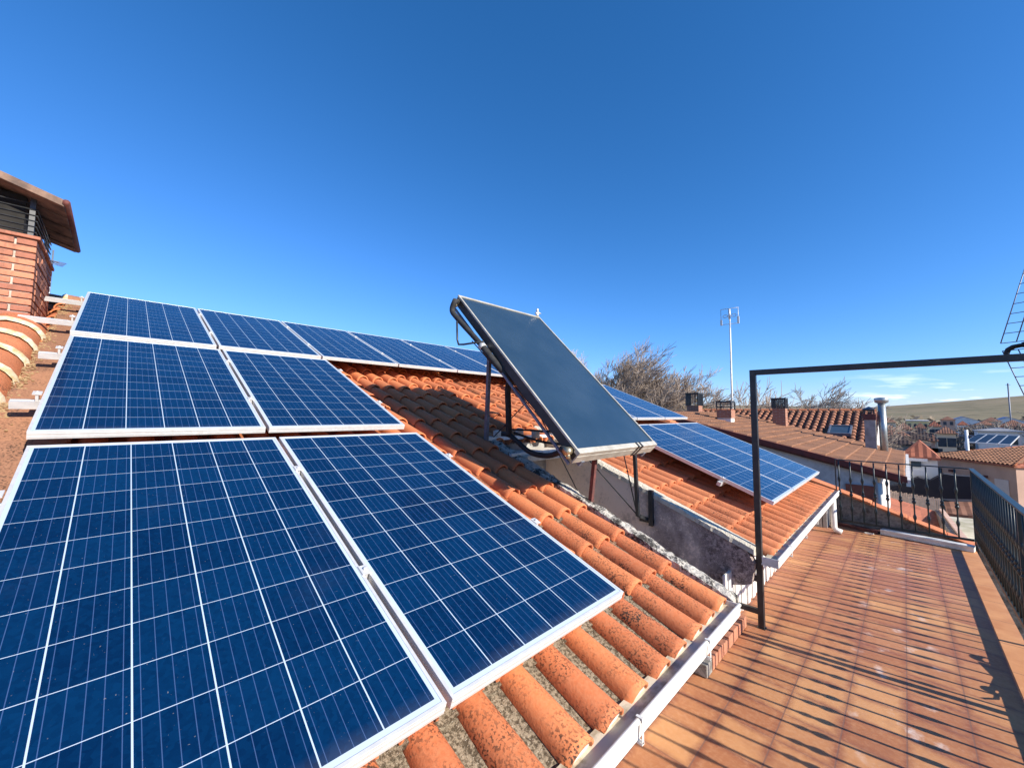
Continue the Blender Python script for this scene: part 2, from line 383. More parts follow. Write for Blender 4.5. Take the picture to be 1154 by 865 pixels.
house1 = thing('tiled_house', 'house whose orange barrel tiled roof carries the large solar panels in front', 'house', (-3, 1, 0))
house1.location = (0, 0, 0)
NC = 19
tile_field('roof', house1, (XE, -2.49, crest(XE)-.012), UP, (0, 1, 0), 25, NC, (MAT['clay'], MAT['channel']), seed=3)
# upper part of the roof that closes the light well
tile_field('roof', house1, (XE-6*.365*CS-.15, 2.76, crest(XE-6*.365*CS-.15)-.012), UP, (0, 1, 0), 5, NC-7, (MAT['clay'], MAT['channel_red']), seed=5, eave_mortar=False)
def hprism(x0, y0, y1, name, par, mat, d=.125):
    mb = MB(); mb.prism([(x0, -4), (x0, crest(x0)-d), (RX, crest(RX)-d), (-14, crest(RX)-d-2.4), (-14, -4)], 'y', y0, y1)
    return mb.build(name, mat, par)
hprism(-1.16, -3, 2.80, 'wall', house1, MAT['white'])
hprism(-3.16, 2.802, 3.849, 'wall', house1, MAT['concrete'])
mb = MB()                                              # verge of rough mortar beside the well
rnd = random.Random(4); xs = [-.80-.03*i for i in range(78)]
vs = []; 
for i, x in enumerate(xs):
    a = rnd.uniform(-.006, .006); b = rnd.uniform(-.008, .008)
    for (yy, zz) in ((2.745, -.11), (2.748, -.015+a), (2.80, -.005+b), (2.862+a, -.02+a), (2.868, -.13)): vs.append((x, yy+rnd.uniform(-.004, .004), crest(x)+zz))
fs = [(i*5+j, i*5+j+1, (i+1)*5+j+1, (i+1)*5+j) for i in range(77) for j in range(4)] + [(0, 1, 2, 3, 4), tuple(77*5+j for j in (4, 3, 2, 1, 0))]
mb.add(vs, fs, False).build('verge_mortar', MAT['verge'], house1)
mb = MB(); mb.prism([(-1.16, -.3), (-1.16, crest(-1.16)-.128), (-3.15, crest(-3.15)-.128), (-3.15, -.3)], 'y', 2.803, 2.855); mb.build('well_wall', MAT['stained'], house1)
# ridge tiles along the top, and the left verge run of ridge tiles bedded in mortar
def ridge_run(name, pts_fn, n, step, R, par, mat, mort=True, across=Vector((0, 1, 0)), up=Vector((SN, 0, CS))):
    cov, mor = MB(), MB()
    for k in range(n):
        p0, p1 = pts_fn(k*step), pts_fn(k*step+step*1.06)
        sg = 10; vs = []
        for (p, rr, lift) in ((p0, R*1.04, .012), (p1, R*.93, -.004)):
            for q in range(sg+1): t = pi*q/sg; vs.append(p + across*(-rr*cos(t)) + up*(rr*.85*sin(t)+lift))
        cov.add(vs, [(q, q+1, sg+1+q+1, sg+1+q) for q in range(sg)], True)
        if mort:
            vs = []; mor = MB()
            pm = pts_fn(k*step-step*.09); pn = pts_fn(k*step+step*.03)
            for (p, rr, lift) in ((pm, R*.97, .008), ((pm+pn)/2, R*1.07, .018), (pn, R*1.05, .01)):
                for q in range(sg+1): t = pi*q/sg; vs.append(p + across*(-rr*cos(t)+random.uniform(-.004, .004)) + up*(rr*.85*sin(t)+lift+random.uniform(-.003, .003)))
            mor.add(vs, [(a*(sg+1)+q, a*(sg+1)+q+1, (a+1)*(sg+1)+q+1, (a+1)*(sg+1)+q) for a in (0, 1) for q in range(sg)], True)
            mor.build('mortar_joint', MAT['yellow_mortar'], par)
    o = cov.build(name, mat, par)
    return o
MAT['yellow_mortar'] = simple('lichened_mortar', (.62, .55, .42), (.42, .31, .14), 22, .9, bump=.6)
ridge_run('verge_tile_run', lambda s: Vector((-1.2-s*CS, -.665, crest(-1.2-s*CS)-.02)), 12, .40, .20, house1, MAT['clay2'])
ridge_run('ridge_tile_run', lambda s: Vector((RX, -2.6+s, crest(RX)-.12)), 26, .42, .15, house1, MAT['clay_old'], across=Vector((-1, 0, 0)), up=Vector((0, 0, 1)))
mb = MB(); rnd = random.Random(11)                     # flat bedding tiles and crumbs of mortar beside the run
for k in range(15):
    s = .4+k*.40; x = -1.2-s*CS
    Mx = Matrix.Translation((x, -.33, crest(x)+.008+rnd.uniform(-.006, .006))) @ Matrix.Rotation(SL+rnd.uniform(-.03, .03)+.03, 4, 'Y') @ Matrix.Rotation(rnd.uniform(-.04, .04), 4, 'Z')
    mb.box((-.205, -.14, -.014), (.20, .165, .012), Mx)
mb.build('bedding_tiles', MAT['clay_old'], house1, bevel=.004)
mb = MB()
for k in range(800):
    s = rnd.uniform(.2, 6.2); x = -1.2-s*CS; y = -.455+rnd.gauss(0, .022); r = rnd.uniform(.004, .015)
    mb.add([(x+dx*r, y+dy*r, crest(x)+.022+dz*r*.8) for dx, dy, dz in ((1,0,0),(-1,.2,0),(0,1,.1),(.1,-1,0),(0,0,1),(0,0,-1))], [(0,2,4),(2,1,4),(1,3,4),(3,0,4),(0,5,2),(2,5,1),(1,5,3),(3,5,0)])
mb.build('mortar_crumbs', simple('crumbs', (.40, .27, .13), (.26, .16, .08), 30, .95), house1)['kind'] = 'stuff'

house2 = thing('tiled_house', 'next house along the terrace, orange roof starting beyond the grey stained light well wall', 'house')
Y2 = 3.88; NC2 = 19
tile_field('roof', house2, (XE, Y2, crest(XE)-.03), UP, (0, 1, 0), 19, NC2, (MAT['clay2'], MAT['channel_red']), seed=8)
hprism(-1.13, 3.862, 8.30, 'wall', house2, MAT['white'], .15)
mb = MB(); mb.prism([(-.955, .36), (-.93, .52), (-.985, crest(-.98)-.075), (-3.3, crest(-3.3)-.075), (-3.3, -.3), (-1.14, -.3), (-1.14, .30), (-1.02, .33)], 'y', 3.78, 3.86)
mb.build('side_wall', MAT['stained'], house2)
mb = MB(); vs = []; rnd = random.Random(5)
for i in range(82):
    x = -.93-.03*i; a = rnd.uniform(-.005, .005)
    for (yy, zz) in ((3.768, -.074), (3.772, -.035+a), (3.81, -.018), (3.90, -.03), (3.905, -.12)): vs.append((x, yy+a, crest(x)+zz))
mb.add(vs, [(i*5+j, i*5+j+1, (i+1)*5+j+1, (i+1)*5+j) for i in range(81) for j in range(4)]+[(0,1,2,3,4)]).build('verge_mortar', MAT['verge2'], house2)
mb = MB()
for k in range(46): mb.box((-1.128, 3.62+k*.088, .0), (-1.105 if k % 2 else -1.116, 3.62+k*.088+.086, .42))
mb.build('ribbed_cladding', MAT['white'], house2)
# party parapet beyond the roof with orange coping, going on down past the terrace end
par = thing('parapet_wall', 'grey mouldy parapet wall with orange coping sloping down behind the end railing', 'wall')
par.location = (0, 8.35, 0)
par.location = (0, 0, 0)
def pz(x): return .20 - .385*(x+.0)
mb = MB(); mb.prism([(-7.3, -4), (-7.3, pz(-7.3)), (1.5, pz(1.5)), (1.5, -4)], 'y', 8.31, 8.50); mb.build('wall', MAT['parapet'], par)
mb = MB()
for k in range(23):
    x0 = 1.5-k*.385; x1 = x0-.378; mb.add([(x0, 8.26, pz(x0)+.003), (x0, 8.55, pz(x0)+.003), (x0, 8.55, pz(x0)+.045), (x0, 8.26, pz(x0)+.045), (x1, 8.26, pz(x1)+.003), (x1, 8.55, pz(x1)+.003), (x1, 8.55, pz(x1)+.03), (x1, 8.26, pz(x1)+.03)], [(0,1,2,3),(7,6,5,4),(0,4,5,1),(1,5,6,2),(2,6,7,3),(3,7,4,0)])
mb.build('coping', MAT['clay2'], par, bevel=.008)
mb = MB(); mb.box((-.98, 7.905, .0), (-.93, 8.30, crest(-.93)-.17)); mb.box((-7, 7.905, -.2), (-.99, 8.30, .25)); mb.build('infill', MAT['concrete'], par)

# ------------------------------------------------------------------ gutters
def gutter(y0, y1, label, z=.605, xi=-.868, xo=-.755):
    g = thing('rain_gutter', label, 'gutter', (xo, y0, z), 'white gutters under the tile eaves')
    def pr(pts, a, b): mb = MB(); mb.prism(pts, 'y', a, b); return mb
    W_, D = xo-xi, .062
    # outer trough: outer wall with rolled lip, floor, inner wall
    mb = MB()
    mb.prism([(0, 0), (-.012, 0), (-.016, -D+.01), (-W_+.01, -D+.01), (-W_, -D), (-.004, -D-.004)], 'y', 0, y1-y0)
    mb.prism([(-W_-.006, -D), (-W_-.006, -.05), (-W_, -.05), (-W_, -D)], 'y', 0, y1-y0)
    mb.tube([(-.002, 0, .002), (-.002, y1-y0, .002)], .011, 8)
    mb.prism([(0, .004), (0, -D), (-W_, -D), (-W_, .004)], 'y', -.006, -.001); mb.prism([(0, .004), (0, -D), (-W_, -D), (-W_, .004)], 'y', y1-y0+.001, y1-y0+.006)
    mb.build('trough', MAT['white'], g)
    mb = MB(); mb.box((-W_+.002, .002, -.045), (-.018, y1-y0-.002, -.020)); mb.add([(-.0165, .002, -.020), (-.0165, y1-y0-.002, -.020), (-.0125, y1-y0-.002, -.006), (-.0125, .002, -.006)], [(0, 1, 2, 3)]); mb.build('stained_lining', MAT['gutter_in'], g)
    k = .45
    while k < y1-y0:
        mb = MB(); mb.box((.0115, k-.006, -D-.012), (.0145, k+.006, .0135)); mb.box((-.012, k-.006, .0135), (.0145, k+.006, .016)); mb.box((-W_, k-.008, -D-.016), (.0145, k+.008, -D-.006)); mb.build('bracket', MAT['white'], g); k += .72
    return g
gutter(-2.6, 2.72, 'long white gutter with cream stained inside below the nearest tile eave')
gutter(3.75, 7.78, 'white gutter below the eave of the second roof, beyond the black post')
mb = MB(); mb.tube([(0, 0, .53), (0, 0, .09), (.02, 0, .05), (.09, 0, .03)], .038, 10); mb.build('pipe', MAT['white'], None)
dp = bpy.context.scene.objects['pipe']; dp.name = 'downpipe'; dp.location = (-.82, 7.66, 0); tag(dp, 'short white downpipe with a kicked foot at the far gutter end', 'downpipe')

# ------------------------------------------------------------------ brick kerb in the gap
kerb = thing('brick_kerb', 'short row of seven upright orange bricks below the gutter end', 'kerb', (-1.0, 2.86, 0))
for k in range(8):
    mb = MB(); mb.box((-.155, .004+k*.117, .004), (-.004, .106+k*.117, .085+.004*(k % 3)))
    mb.build('brick', MAT['brick_block'] if k else MAT['parapet'], kerb, bevel=.005)

# ------------------------------------------------------------------ solar panels
def make_panel():
    p = thing('solar_panel', 'panel', 'solar panel', group='blue solar panels on the tiled roofs')
    mb = MB(); t = .040; l = .011
    mb.box((0, 0, -t), (l, PW, 0)); mb.box((PL-l, 0, -t), (PL, PW, 0))
    mb.box((l, 0, -t), (PL-l, l, 0)); mb.box((l, PW-l, -t), (PL-l, PW, 0))
    mb.box((l, l, -t), (l+.02, PW-l, -t+.002)); mb.box((PL-l-.02, l, -t), (PL-l, PW-l, -t+.002))
    # fine groove along the lower edge
    mb.box((PL, .002, -.030), (PL+.0015, PW-.002, -.026)); mb.box((PL, .002, -.012), (PL+.0015, PW-.002, -.009))
    mb.build('frame', MAT['alu'], p, bevel=.0012)
    mb = MB(); mb.add([(l, l, -.002), (PL-l, l, -.002), (PL-l, PW-l, -.002), (l, PW-l, -.002)], [(0, 1, 2, 3)])
    mb.build('cell_sheet', MAT['cells'], p)
    mb = MB(); mb.box((l, l, -.009), (PL-l, PW-l, -.006)); mb.build('back_sheet', MAT['white'], p)
    mb = MB(); mb.box((.15, .40, -.034), (.26, .58, -.0095)); mb.build('junction_box', MAT['black'], p)
    return p
proto = make_panel(); first = [True]
ORD = ['first', 'second', 'third', 'fourth', 'fifth', 'sixth']
def place_panel(x, y, z, s, label):
    if first[0]: o = proto; first[0] = False
    else: o = copy_tree(proto)
    o.location = (x, y, z); o.rotation_euler = (0, s, 0); o['label'] = label
ROWS = {'1': (-6.732, -.298, 3.118, radians(21.5), 6), '2': (-4.784, -.288, 2.348, radians(21.25), 2), '3': (-2.812, -.268, 1.583, radians(19.96), 2)}
PIT = 1.012
for k in range(6): x, y, z, s, n = ROWS['1']; place_panel(x, y+k*PIT, z, s, f'solar panel in the top row along the ridge, {ORD[k]} from the left')
for k in range(2): x, y, z, s, n = ROWS['2']; place_panel(x, y+k*PIT, z, s, f'{"left" if k == 0 else "right"} solar panel of the middle pair on the near roof')
for k in range(2): x, y, z, s, n = ROWS['3']; place_panel(x, y+k*PIT, z, s, ('largest looking solar panel filling the lower left corner' if k == 0 else 'near solar panel whose corner points at the gutter, right of the largest one'))
for k in range(3): place_panel(-4.78, 4.76+k*PIT, 2.392, radians(21.3), f'upper row solar panel on the second roof, {("hidden one behind the thermal collector", "just right of the thermal collector", "the farthest, beside the neighbour roof")[k]}')
for k in range(3): place_panel(-2.794, 4.759+k*PIT, 1.589, radians(21.6), f'lower row solar panel on the second roof, {("nearest to the stained wall", "in the middle of three", "nearest to the end railing")[k]}')
# rails
def rail(x, y0, y1, z, s, label):
    mb = MB(); mb.box((-.02, 0, -.042), (.02, y1-y0, -.001)); mb.box((-.02, 0, -.001), (-.008, y1-y0, .0015)); mb.box((.008, 0, -.001), (.02, y1-y0, .0015))
    o = mb.build('mounting_rail', MAT['alu_dull']); o.location = (x, y0, z); o.rotation_euler = (0, s, 0)
    tag(o, label, 'mounting rail', 'aluminium rails under the solar panels')
    return o
def mid_clamp(x, y, z, s, label, n=[0]):
    mb = MB(); mb.box((-.025, -.018, .0005), (.025, .018, .006)); mb.lathe([(.006, .008), (.014, .008), (.0145, .004)], 6); mb.box((-.02, -.006, -.044), (.02, .006, 0))
    o = mb.build('panel_clamp', MAT['alu']); o.location = (x, y, z); o.rotation_euler = (0, s, 0); tag(o, label, 'clamp', 'clamps between the solar panels')
rl = {'1': ('top row', .42, 1.42), '2': ('middle row', .42, 1.42), '3': ('bottom row', .45, 1.35)}
for key, (nm, a, b) in rl.items():
    x, y, z, s, n = ROWS[key]
    for i, d in enumerate((a, b)):
        ex = {'1': -.34, '2': -.12, '3': -.08}[key]
        xx, zz = x+d*cos(s)-.044*sin(s), z-d*sin(s)-.044*cos(s)
        rail(xx, y+ex, y+n*PIT+.05, zz+.0, s, f'{"upper" if i == 0 else "lower"} aluminium rail under the {nm} of panels on the near roof')
        for k in range(0, n+1):
            yy = y+k*PIT-.01 if 0 < k < n else (y-.022 if k == 0 else y+n*PIT-.002)
            pos = 'left end' if k == 0 else ('right end' if k == n else f'gap {k} from the left')
            mid_clamp(x+d*cos(s), yy, z-d*sin(s), s, f'small {"upper" if i == 0 else "lower"} clamp at the {pos} of the {nm}')
for i, d in enumerate((.45, 1.45)):
    for (x, z, s, nm) in ((-4.78, 2.392, radians(21.3), 'upper'), (-2.794, 1.589, radians(21.6), 'lower')):
        xx, zz = x+d*cos(s)-.044*sin(s), z-d*sin(s)-.044*cos(s)
        rail(xx, 4.68, 7.86, zz, s, f'{"upper" if i == 0 else "lower"} aluminium rail under the {nm} panel row of the second roof')
        mid_clamp(x+d*cos(s), 4.74, z-d*sin(s), s, f'{"upper" if i == 0 else "lower"} end clamp of the {nm} row on the second roof')

# ------------------------------------------------------------------ big brick chimney
ch = thing('brick_chimney', 'big orange brick chimney with a gabled tile hood at the left edge', 'chimney', (-5.55, -.58, 2.0))
CXf, CYf, CX0, CY0, ZB, ZT = -5.55, -.58, -6.7, -1.72, 1.95, 3.31
ch.location = (0, 0, 0)
mb = MB(); mb.box((CX0+.02, CY0+.02, ZB), (CXf-.02, CYf-.02, ZT-.01)); mb.build('mortar_core', simple('grey_mortar', (.50, .44, .37), (.36, .30, .25), 20, .95), ch)
mb = MB(); rnd = random.Random(2); nb = int((ZT-ZB)/.0605)
for r in range(nb+1):
    z0 = ZB+r*.0605; z1 = min(z0+.049, ZT); top = (r >= nb-0)
    grow = .02 if top else 0
    k = -1
    while True:
        a = CYf + grow - (k*.262+(.131 if r % 2 else 0)) - .25; b = a+.25; k += 1
        if a > CYf+grow: continue
        if b < CY0: break
        b = min(b, CYf+grow); a = max(a, CY0)
        if b-a < .03: continue
        j = rnd.uniform(-.004, .004); mb.box((CXf-.12, a, z0), (CXf+grow+j, b-.003, z1))
    k = 0
    while True:
        b = CXf-.124 - (k*.262-(.131 if r % 2 else 0)); a = b-.25; k += 1
        if b < CX0: break
        b = min(b, CXf-.124); a = max(a, CX0)
        if b-a < .03: continue
        j = rnd.uniform(-.004, .004); mb.box((a, CYf-.12, z0), (b, CYf+grow+j, z1))
mb.build('brickwork', MAT['brick_block'], ch, bevel=.004)
# hood: gable slabs, dark underside, bars
YR = (CY0+CYf)/2; ZH = 3.60; TH = radians(17)
def hz(y): return ZH + (YR and (1-abs(y-YR)/abs(-.43-YR))*abs(-.43-YR)*tan(TH))
hood = simple('weathered_hood', (.24, .15, .105), (.06, .045, .038), 7, .9, bump=.5)
for sgn in (1, -1):
    ye = YR+sgn*(abs(-.43-YR)); mb = MB()
    n = 9
    for i in range(n):
        x0 = -6.92+i*(1.52/n); x1 = x0+1.52/n
        w_ = .012*(i % 2)
        mb.add([(x0, ye, ZH+w_), (x1, ye, ZH+w_), (x1, YR, hz(YR)+w_), (x0, YR, hz(YR)+w_), (x0, ye, ZH+.065+w_), (x1, ye, ZH+.065+w_), (x1, YR, hz(YR)+.065+w_), (x0, YR, hz(YR)+.065+w_)],
               [(0,3,2,1),(4,5,6,7),(0,1,5,4),(1,2,6,5),(2,3,7,6),(3,0,4,7)])
    mb.build('hood_slab', hood, ch, bevel=.004)
mb = MB(); ye = -.43
mb.tube([(-5.38, ye+.012, ZH+.04), (-6.96, ye+.012, ZH+.04)], .026, 8); mb.build('eave_roll', MAT['rust'], ch)
for (x, y) in ((CXf-.05, CYf-.05), (CXf-.05, CY0+.05), (CX0+.05, CYf-.05), (CX0+.05, CY0+.05)):
    mb = MB(); mb.bar((x, y, ZT-.01), (x, y, hz(y)+.01), .035); mb.build('corner_post', MAT['black'], ch)
mb = MB()
for i in range(9):
    z = ZT+.045+i*.052
    ym = (z-ZH)/tan(TH) if z > ZH else 0
    y1, y0 = CYf-.02-ym, CY0+.02+ym
    mb.tube([(CXf-.03, y0, z), (CXf-.03, y1, z)], .006, 6); 
    if z < ZH: mb.tube([(CX0+.03, y1, z), (CXf-.03, y1, z)], .006, 6)
mb.build('bird_bars', MAT['black'], ch)
mb = MB(); mb.box((CX0+.06, CY0+.06, ZT-.009), (CXf-.1, CYf-.1, ZH+.1)); mb.build('flue', simple('soot', (.012, .011, .01), (.02, .018, .016), 8, .95), ch)
# little tv antenna that pokes out beyond the chimney
an = thing('tv_antenna', 'tiny antenna rods showing behind the brick chimney hood', 'antenna', (-8.5, -.72, 3.2))
mb = MB(); mb.tube([(0, -.02, -1.0), (0, -.02, .80)], .010, 6); mb.build('mast', MAT['steel'], an)
mb = MB(); mb.tube([(-.3, -.1, .72), (.3, .06, .56)], .008, 6)
for i in range(6): k_ = i*.1; mb.tube([(-.25+k_, -.16+i*.02, .72-i*.035), (-.25+k_, .10-.0*i, .70-i*.035)], .004, 5)
mb.build('rod_array', MAT['grey'], an)

# ------------------------------------------------------------------ thermal collector
co = thing('solar_thermal_collector', 'tilted dark solar water collector on legs over the light well', 'solar collector')
T0 = Vector((-3.04, 2.305, 2.885)); CT = radians(44.9); CLn, CWd = 2.0, 1.2
MC = Matrix.Translation(T0) @ Matrix.Rotation(CT, 4, 'Y')
def cp(a, b, c): return MC @ Vector((a, b, c))
mb = MB(); mb.box((0, 0, -.088), (CLn, CWd, -.012), MC); mb.build('casing', MAT['black'], co, bevel=.004)
mb = MB()
for a, b in (((-.004, -.004, -.014), (.018, CWd+.004, .004)), ((CLn-.035, -.006, -.03), (CLn+.01, CWd+.006, .006)), ((.018, -.004, -.014), (CLn-.035, .014, .004)), ((.018, CWd-.014, -.014), (CLn-.035, CWd+.004, .004))): mb.box(a, b, MC)
mb.box((CLn+.0, -.006, -.10), (CLn+.012, CWd+.006, -.031), MC); mb.build('rim', MAT['cream_alu'], co, bevel=.003)
mb = MB(); mb.add([cp(.018, .014, -.006), cp(CLn-.035, .014, -.006), cp(CLn-.035, CWd-.014, -.006), cp(.018, CWd-.014, -.006)], [(0, 1, 2, 3)]); mb.build('glass', MAT['coll'], co, origin=T0)
mb = MB()
mb.box((.05, .10, -.135), (CLn+.02, .14, -.090), MC); mb.build('support_rail', MAT['grey'], co); mb = MB(); mb.box((.05, CWd-.14, -.135), (CLn+.02, CWd-.10, -.090), MC); mb.build('support_rail', MAT['grey'], co); mb = MB(); mb.box((.0, -.012, -.13), (CLn, .004, -.112), MC); mb.build('side_bar', MAT['grey'], co)
def leg(a, b, w, mat, name='leg'): mb = MB(); mb.bar(a, b, w); return mb.build(name, mat, co)
leg((-3.05, 2.70, 1.46), (-2.96, 2.66, 2.70), .035, MAT['grey'])
leg((-3.05, 3.74, 1.46), (-2.93, 3.42, 2.68), .035, MAT['grey'])
leg((-1.885, 2.83, .98), (-1.80, 2.80, 1.53), .032, MAT['rust'])
leg((-1.86, 3.60, .77), (-1.84, 3.50, 1.55), .030, MAT['black'])
mb = MB(); mb.bar((-1.86, 3.62, .77), (-1.84, 3.79, .70), .03); mb.bar((-1.80, 3.755, .66), (-1.80, 3.755, 1.0), .04); mb.bar((-1.92, 3.76, .70), (-1.78, 3.76, .70), .03); mb.build('wall_bracket', MAT['black'], co)
for a, b in (((-2.85, 2.7, 2.5), (-2.25, 3.77, .22)), ((-2.0, 3.45, 1.7), (-1.88, 3.62, .78)), ((-2.25, 2.36, 2.0), (-1.885, 3.62, .78)), ((-3.0, 2.45, 2.45), (-2.85, 3.55, 1.52)), ((-3.0, 2.72, 2.3), (-3.02, 3.72, 1.55)), ((-3.02, 3.72, 2.2), (-2.96, 2.72, 1.5))):
    mb = MB(); mb.tube([a, b], .006, 6); mb.build('stay_wire', MAT['black'], co)
mb = MB(); mb.bar((-3.05, 2.70, 1.475), (-3.05, 3.74, 1.475), .035); mb.bar((-2.7, 2.70, 1.34), (-2.7, 3.72, 1.34), .03); mb.build('cross_bar', MAT['alu_dull'], co)
mb = MB(); mb.box((-3.12, 2.86, 1.27), (-2.62, 3.76, 1.33)); mb.build('ledge', MAT['mortar'], co, bevel=.01)
# pipes
def hose(pts, r, mat, name='pipe', k=6):
    P = [Vector(p) for p in pts]; out_ = []
    for i in range(len(P)-1):
        p0, p1, p2, p3 = P[max(i-1, 0)], P[i], P[i+1], P[min(i+2, len(P)-1)]
        for t in [q/k for q in range(k)]:
            out_.append(.5*((2*p1)+(-p0+p2)*t+(2*p0-5*p1+4*p2-p3)*t*t+(-p0+3*p1-3*p2+p3)*t**3))
    out_.append(P[-1]); mb = MB(); mb.tube(out_, r, 10); return mb.build(name, mat, co)
hose([cp(.05, -.01, -.05), (-3.01, 2.24, 2.80), (-3.04, 2.235, 2.72), (-2.96, 2.24, 2.63), (-2.74, 2.25, 2.44), (-2.62, 2.26, 2.33)], .026, MAT['foam'])
hose([(-2.62, 2.26, 2.33), (-2.50, 2.28, 2.20), (-2.40, 2.33, 2.08), (-2.42, 2.45, 2.02), (-2.60, 2.62, 2.08), (-2.78, 2.74, 2.0), (-2.78, 2.75, 1.75), (-2.78, 2.76, 1.52)], .030, MAT['foam'])
hose([cp(CLn-.06, -.01, -.05), (-1.76, 2.29, 1.49), (-1.87, 2.42, 1.46), (-1.99, 2.58, 1.44), (-2.20, 2.66, 1.38), (-2.42, 2.68, 1.39), (-2.62, 2.72, 1.47), (-2.78, 2.78, 1.52), (-2.95, 2.84, 1.53)], .024, MAT['foam'])
hose([(-2.75, 2.80, 1.55), (-2.45, 2.9, 1.47), (-2.15, 3.0, 1.46), (-1.95, 3.1, 1.48)], .012, MAT['foam'])
hose([(-2.80, 2.80, 1.58), (-2.4, 3.1, 1.56), (-2.1, 3.3, 1.50)], .009, MAT['foam'])
for (a, b, c) in ((.05, -.03, -.05), (CLn-.06, -.03, -.05)):
    mb = MB(); p = cp(a, b, c); mb.tube([p+Vector((0, .03, 0)), p-Vector((0, .025, 0))], .030, 12); mb.tube([p, p+Vector((.012, -.01, -.05))], .016, 10); mb.build('fitting', MAT['brass'], co)
mb = MB(); mb.tube([(-2.635, 2.258, 2.345), (-2.605, 2.262, 2.315)], .033, 10); mb.build('hose_clip', MAT['alu_dull'], co)
for (x, y, z) in ((-3.08, 2.88, 1.52), (-2.82, 2.95, 1.55), (-2.66, 3.02, 1.53)):
    mb = MB(); mb.lathe([(-.04, .03), (-.03, .042), (.03, .042), (.04, .02)], 10, (x, y, z)); mb.build('fitting', MAT['mortar'], co)
mb = MB(); mb.tube([(-2.85, 2.15, 2.57), (-2.84, 2.15, 2.40), (-2.82, 2.15, 2.355), (-2.76, 2.16, 2.35), (-2.56, 2.22, 2.36)], .009, 8); mb.build('bent_rod', MAT['black'], co)
p = cp(-.005, CWd-.03, .005)
mb = MB(); mb.lathe([(0, .018), (.02, .018), (.022, .011), (.05, .010), (.055, .016), (.085, .014), (.09, .004)], 10, tuple(p)); mb.tube([p+Vector((0, 0, .045)), p+Vector((0, .06, .04))], .007, 8); mb.tube([p+Vector((0, -.03, .03)), p+Vector((0, .02, .03))], .012, 8); mb.build('air_vent', MAT['alu'], co)
for y in (.84, .90):
    mb = MB(); mb.box((CLn-.035, y, .0065), (CLn+.016, y+.022, .012), MC); mb.box((CLn+.0125, y, -.11), (CLn+.018, y+.022, .011), MC); mb.build('strap', MAT['black'], co)

# ------------------------------------------------------------------ black steel frame over the terrace
fr = thing('steel_goalpost', 'black square steel post with long beam crossing to the right railing', 'steel frame', (-.912, 3.86, 0))
mb = MB(); mb.box((-.022, -.022, .006), (.022, .022, 2.13)); mb.build('post', MAT['black'], fr, bevel=.002)
mb = MB(); mb.box((.0222, -.022, 2.086), (1.56, .022, 2.130)); mb.build('beam', MAT['black'], fr, bevel=.002)
for z in (.385, .125): mb = MB(); mb.box((-.26, -.018, z-.02), (-.0223, .018, z+.02)); mb.build('bracket', MAT['black'], fr, bevel=.002)
mb = MB(); mb.box((-.285, -.018, .10), (-.2605, .018, .46)); mb.build('wall_plate', MAT['black'], fr)
mb = MB(); mb.box((-.03, -.03, .001), (.03, .03, .0055)); mb.build('foot_plate', MAT['black'], fr)
mb = MB(); mb.box((1.561, -.022, -.1), (1.605, .022, 2.13)); mb.build('post', MAT['black'], fr)
# UHF grid antenna fixed to the beam end
ga = thing('grid_antenna', 'dark wire grid television antenna at the right end of the black beam', 'antenna', (.60, 4.05, 2.18))
def grid(base, d1, d2, n1, n2, name):
    mb = MB(); base, d1, d2 = Vector(base), Vector(d1), Vector(d2)
    for i in range(n1+1): p = base+d2*(i/n1); mb.tube([p, p+d1], .003, 5)
    for i in range(n2+1): p = base+d1*(i/n2); mb.tube([p, p+d2], .0025, 5)
    return mb.build(name, MAT['grey'], ga)
grid((-.135, 0, .045), (.13, 0, .50), (.42, -.22, .0), 7, 8, 'reflector_grid')
grid((-.13, 0, -.005), (.10, 0, -.40), (.42, -.22, .0), 7, 7, 'reflector_grid')
mb = MB(); mb.tube([(.02, -.02, -.35), (.02, -.02, .6)], .016, 8); mb.build('mast', MAT['steel'], ga)
mb = MB()
for i in range(5): mb.tube([(-.06+.06*cos(t*pi/6)+i*.004, -.02+.018*i, -.02+.045*sin(t*pi/6)) for t in range(13)], .009, 6)
mb.tube([(-.05, 0, .03), (.05, -.02, .05), (.1, -.03, .02)], .012, 6); mb.build('cable_loops', MAT['foam'], ga)

# ------------------------------------------------------------------ railings
def baluster_mesh():
    r = .0090
    mb = MB(); prof = [(.09, r)]
    for zc_, hh, R in ((.30, .05, .019), (.515, .03, .022), (.56, .026, .018), (.74, .05, .019)):
        prof += [(zc_-hh, r), (zc_-hh*.6, R*.72), (zc_-hh*.25, R), (zc_+hh*.25, R), (zc_+hh*.6, R*.72), (zc_+hh, r)]
    prof += [(1.03, r)]
    mb.lathe(prof, 8)
    o = mb.build('baluster', MAT['iron']); return o
bal = baluster_mesh()
rr = thing('terrace_railing', 'long dark green iron railing running down the right side of the terrace', 'railing')
fx_ = .60
first_b = True
def add_bal(par, x, y):
    global first_b
    if first_b: o = bal; first_b = False
    else: o = bal.copy(); COL.objects.link(o)
    o.parent = par; o.location = (x, y, 0)
y = 8.15-.12
while y > -1.6: add_bal(rr, fx_, y); y -= .137
mb = MB(); mb.box((fx_-.024, -1.7, 1.034), (fx_+.024, 8.175, 1.052)); mb.build('handrail', MAT['iron'], rr, bevel=.003)
mb = MB(); mb.box((fx_-.011, -1.7, .105-.018), (fx_+.011, 8.15, .105+.018)); mb.build('bottom_rail', MAT['iron'], rr)
for y in (8.15, 5.02, 1.9, -1.2): mb = MB(); mb.box((fx_-.014, y-.014, -.18), (fx_+.014, y+.014, 1.033)); mb.build('post', MAT['iron'], rr)
fr2 = thing('terrace_railing', 'short dark iron railing across the far end of the terrace', 'railing')
for k in range(10): add_bal(fr2, fx_-.15-k*.137, 8.165)
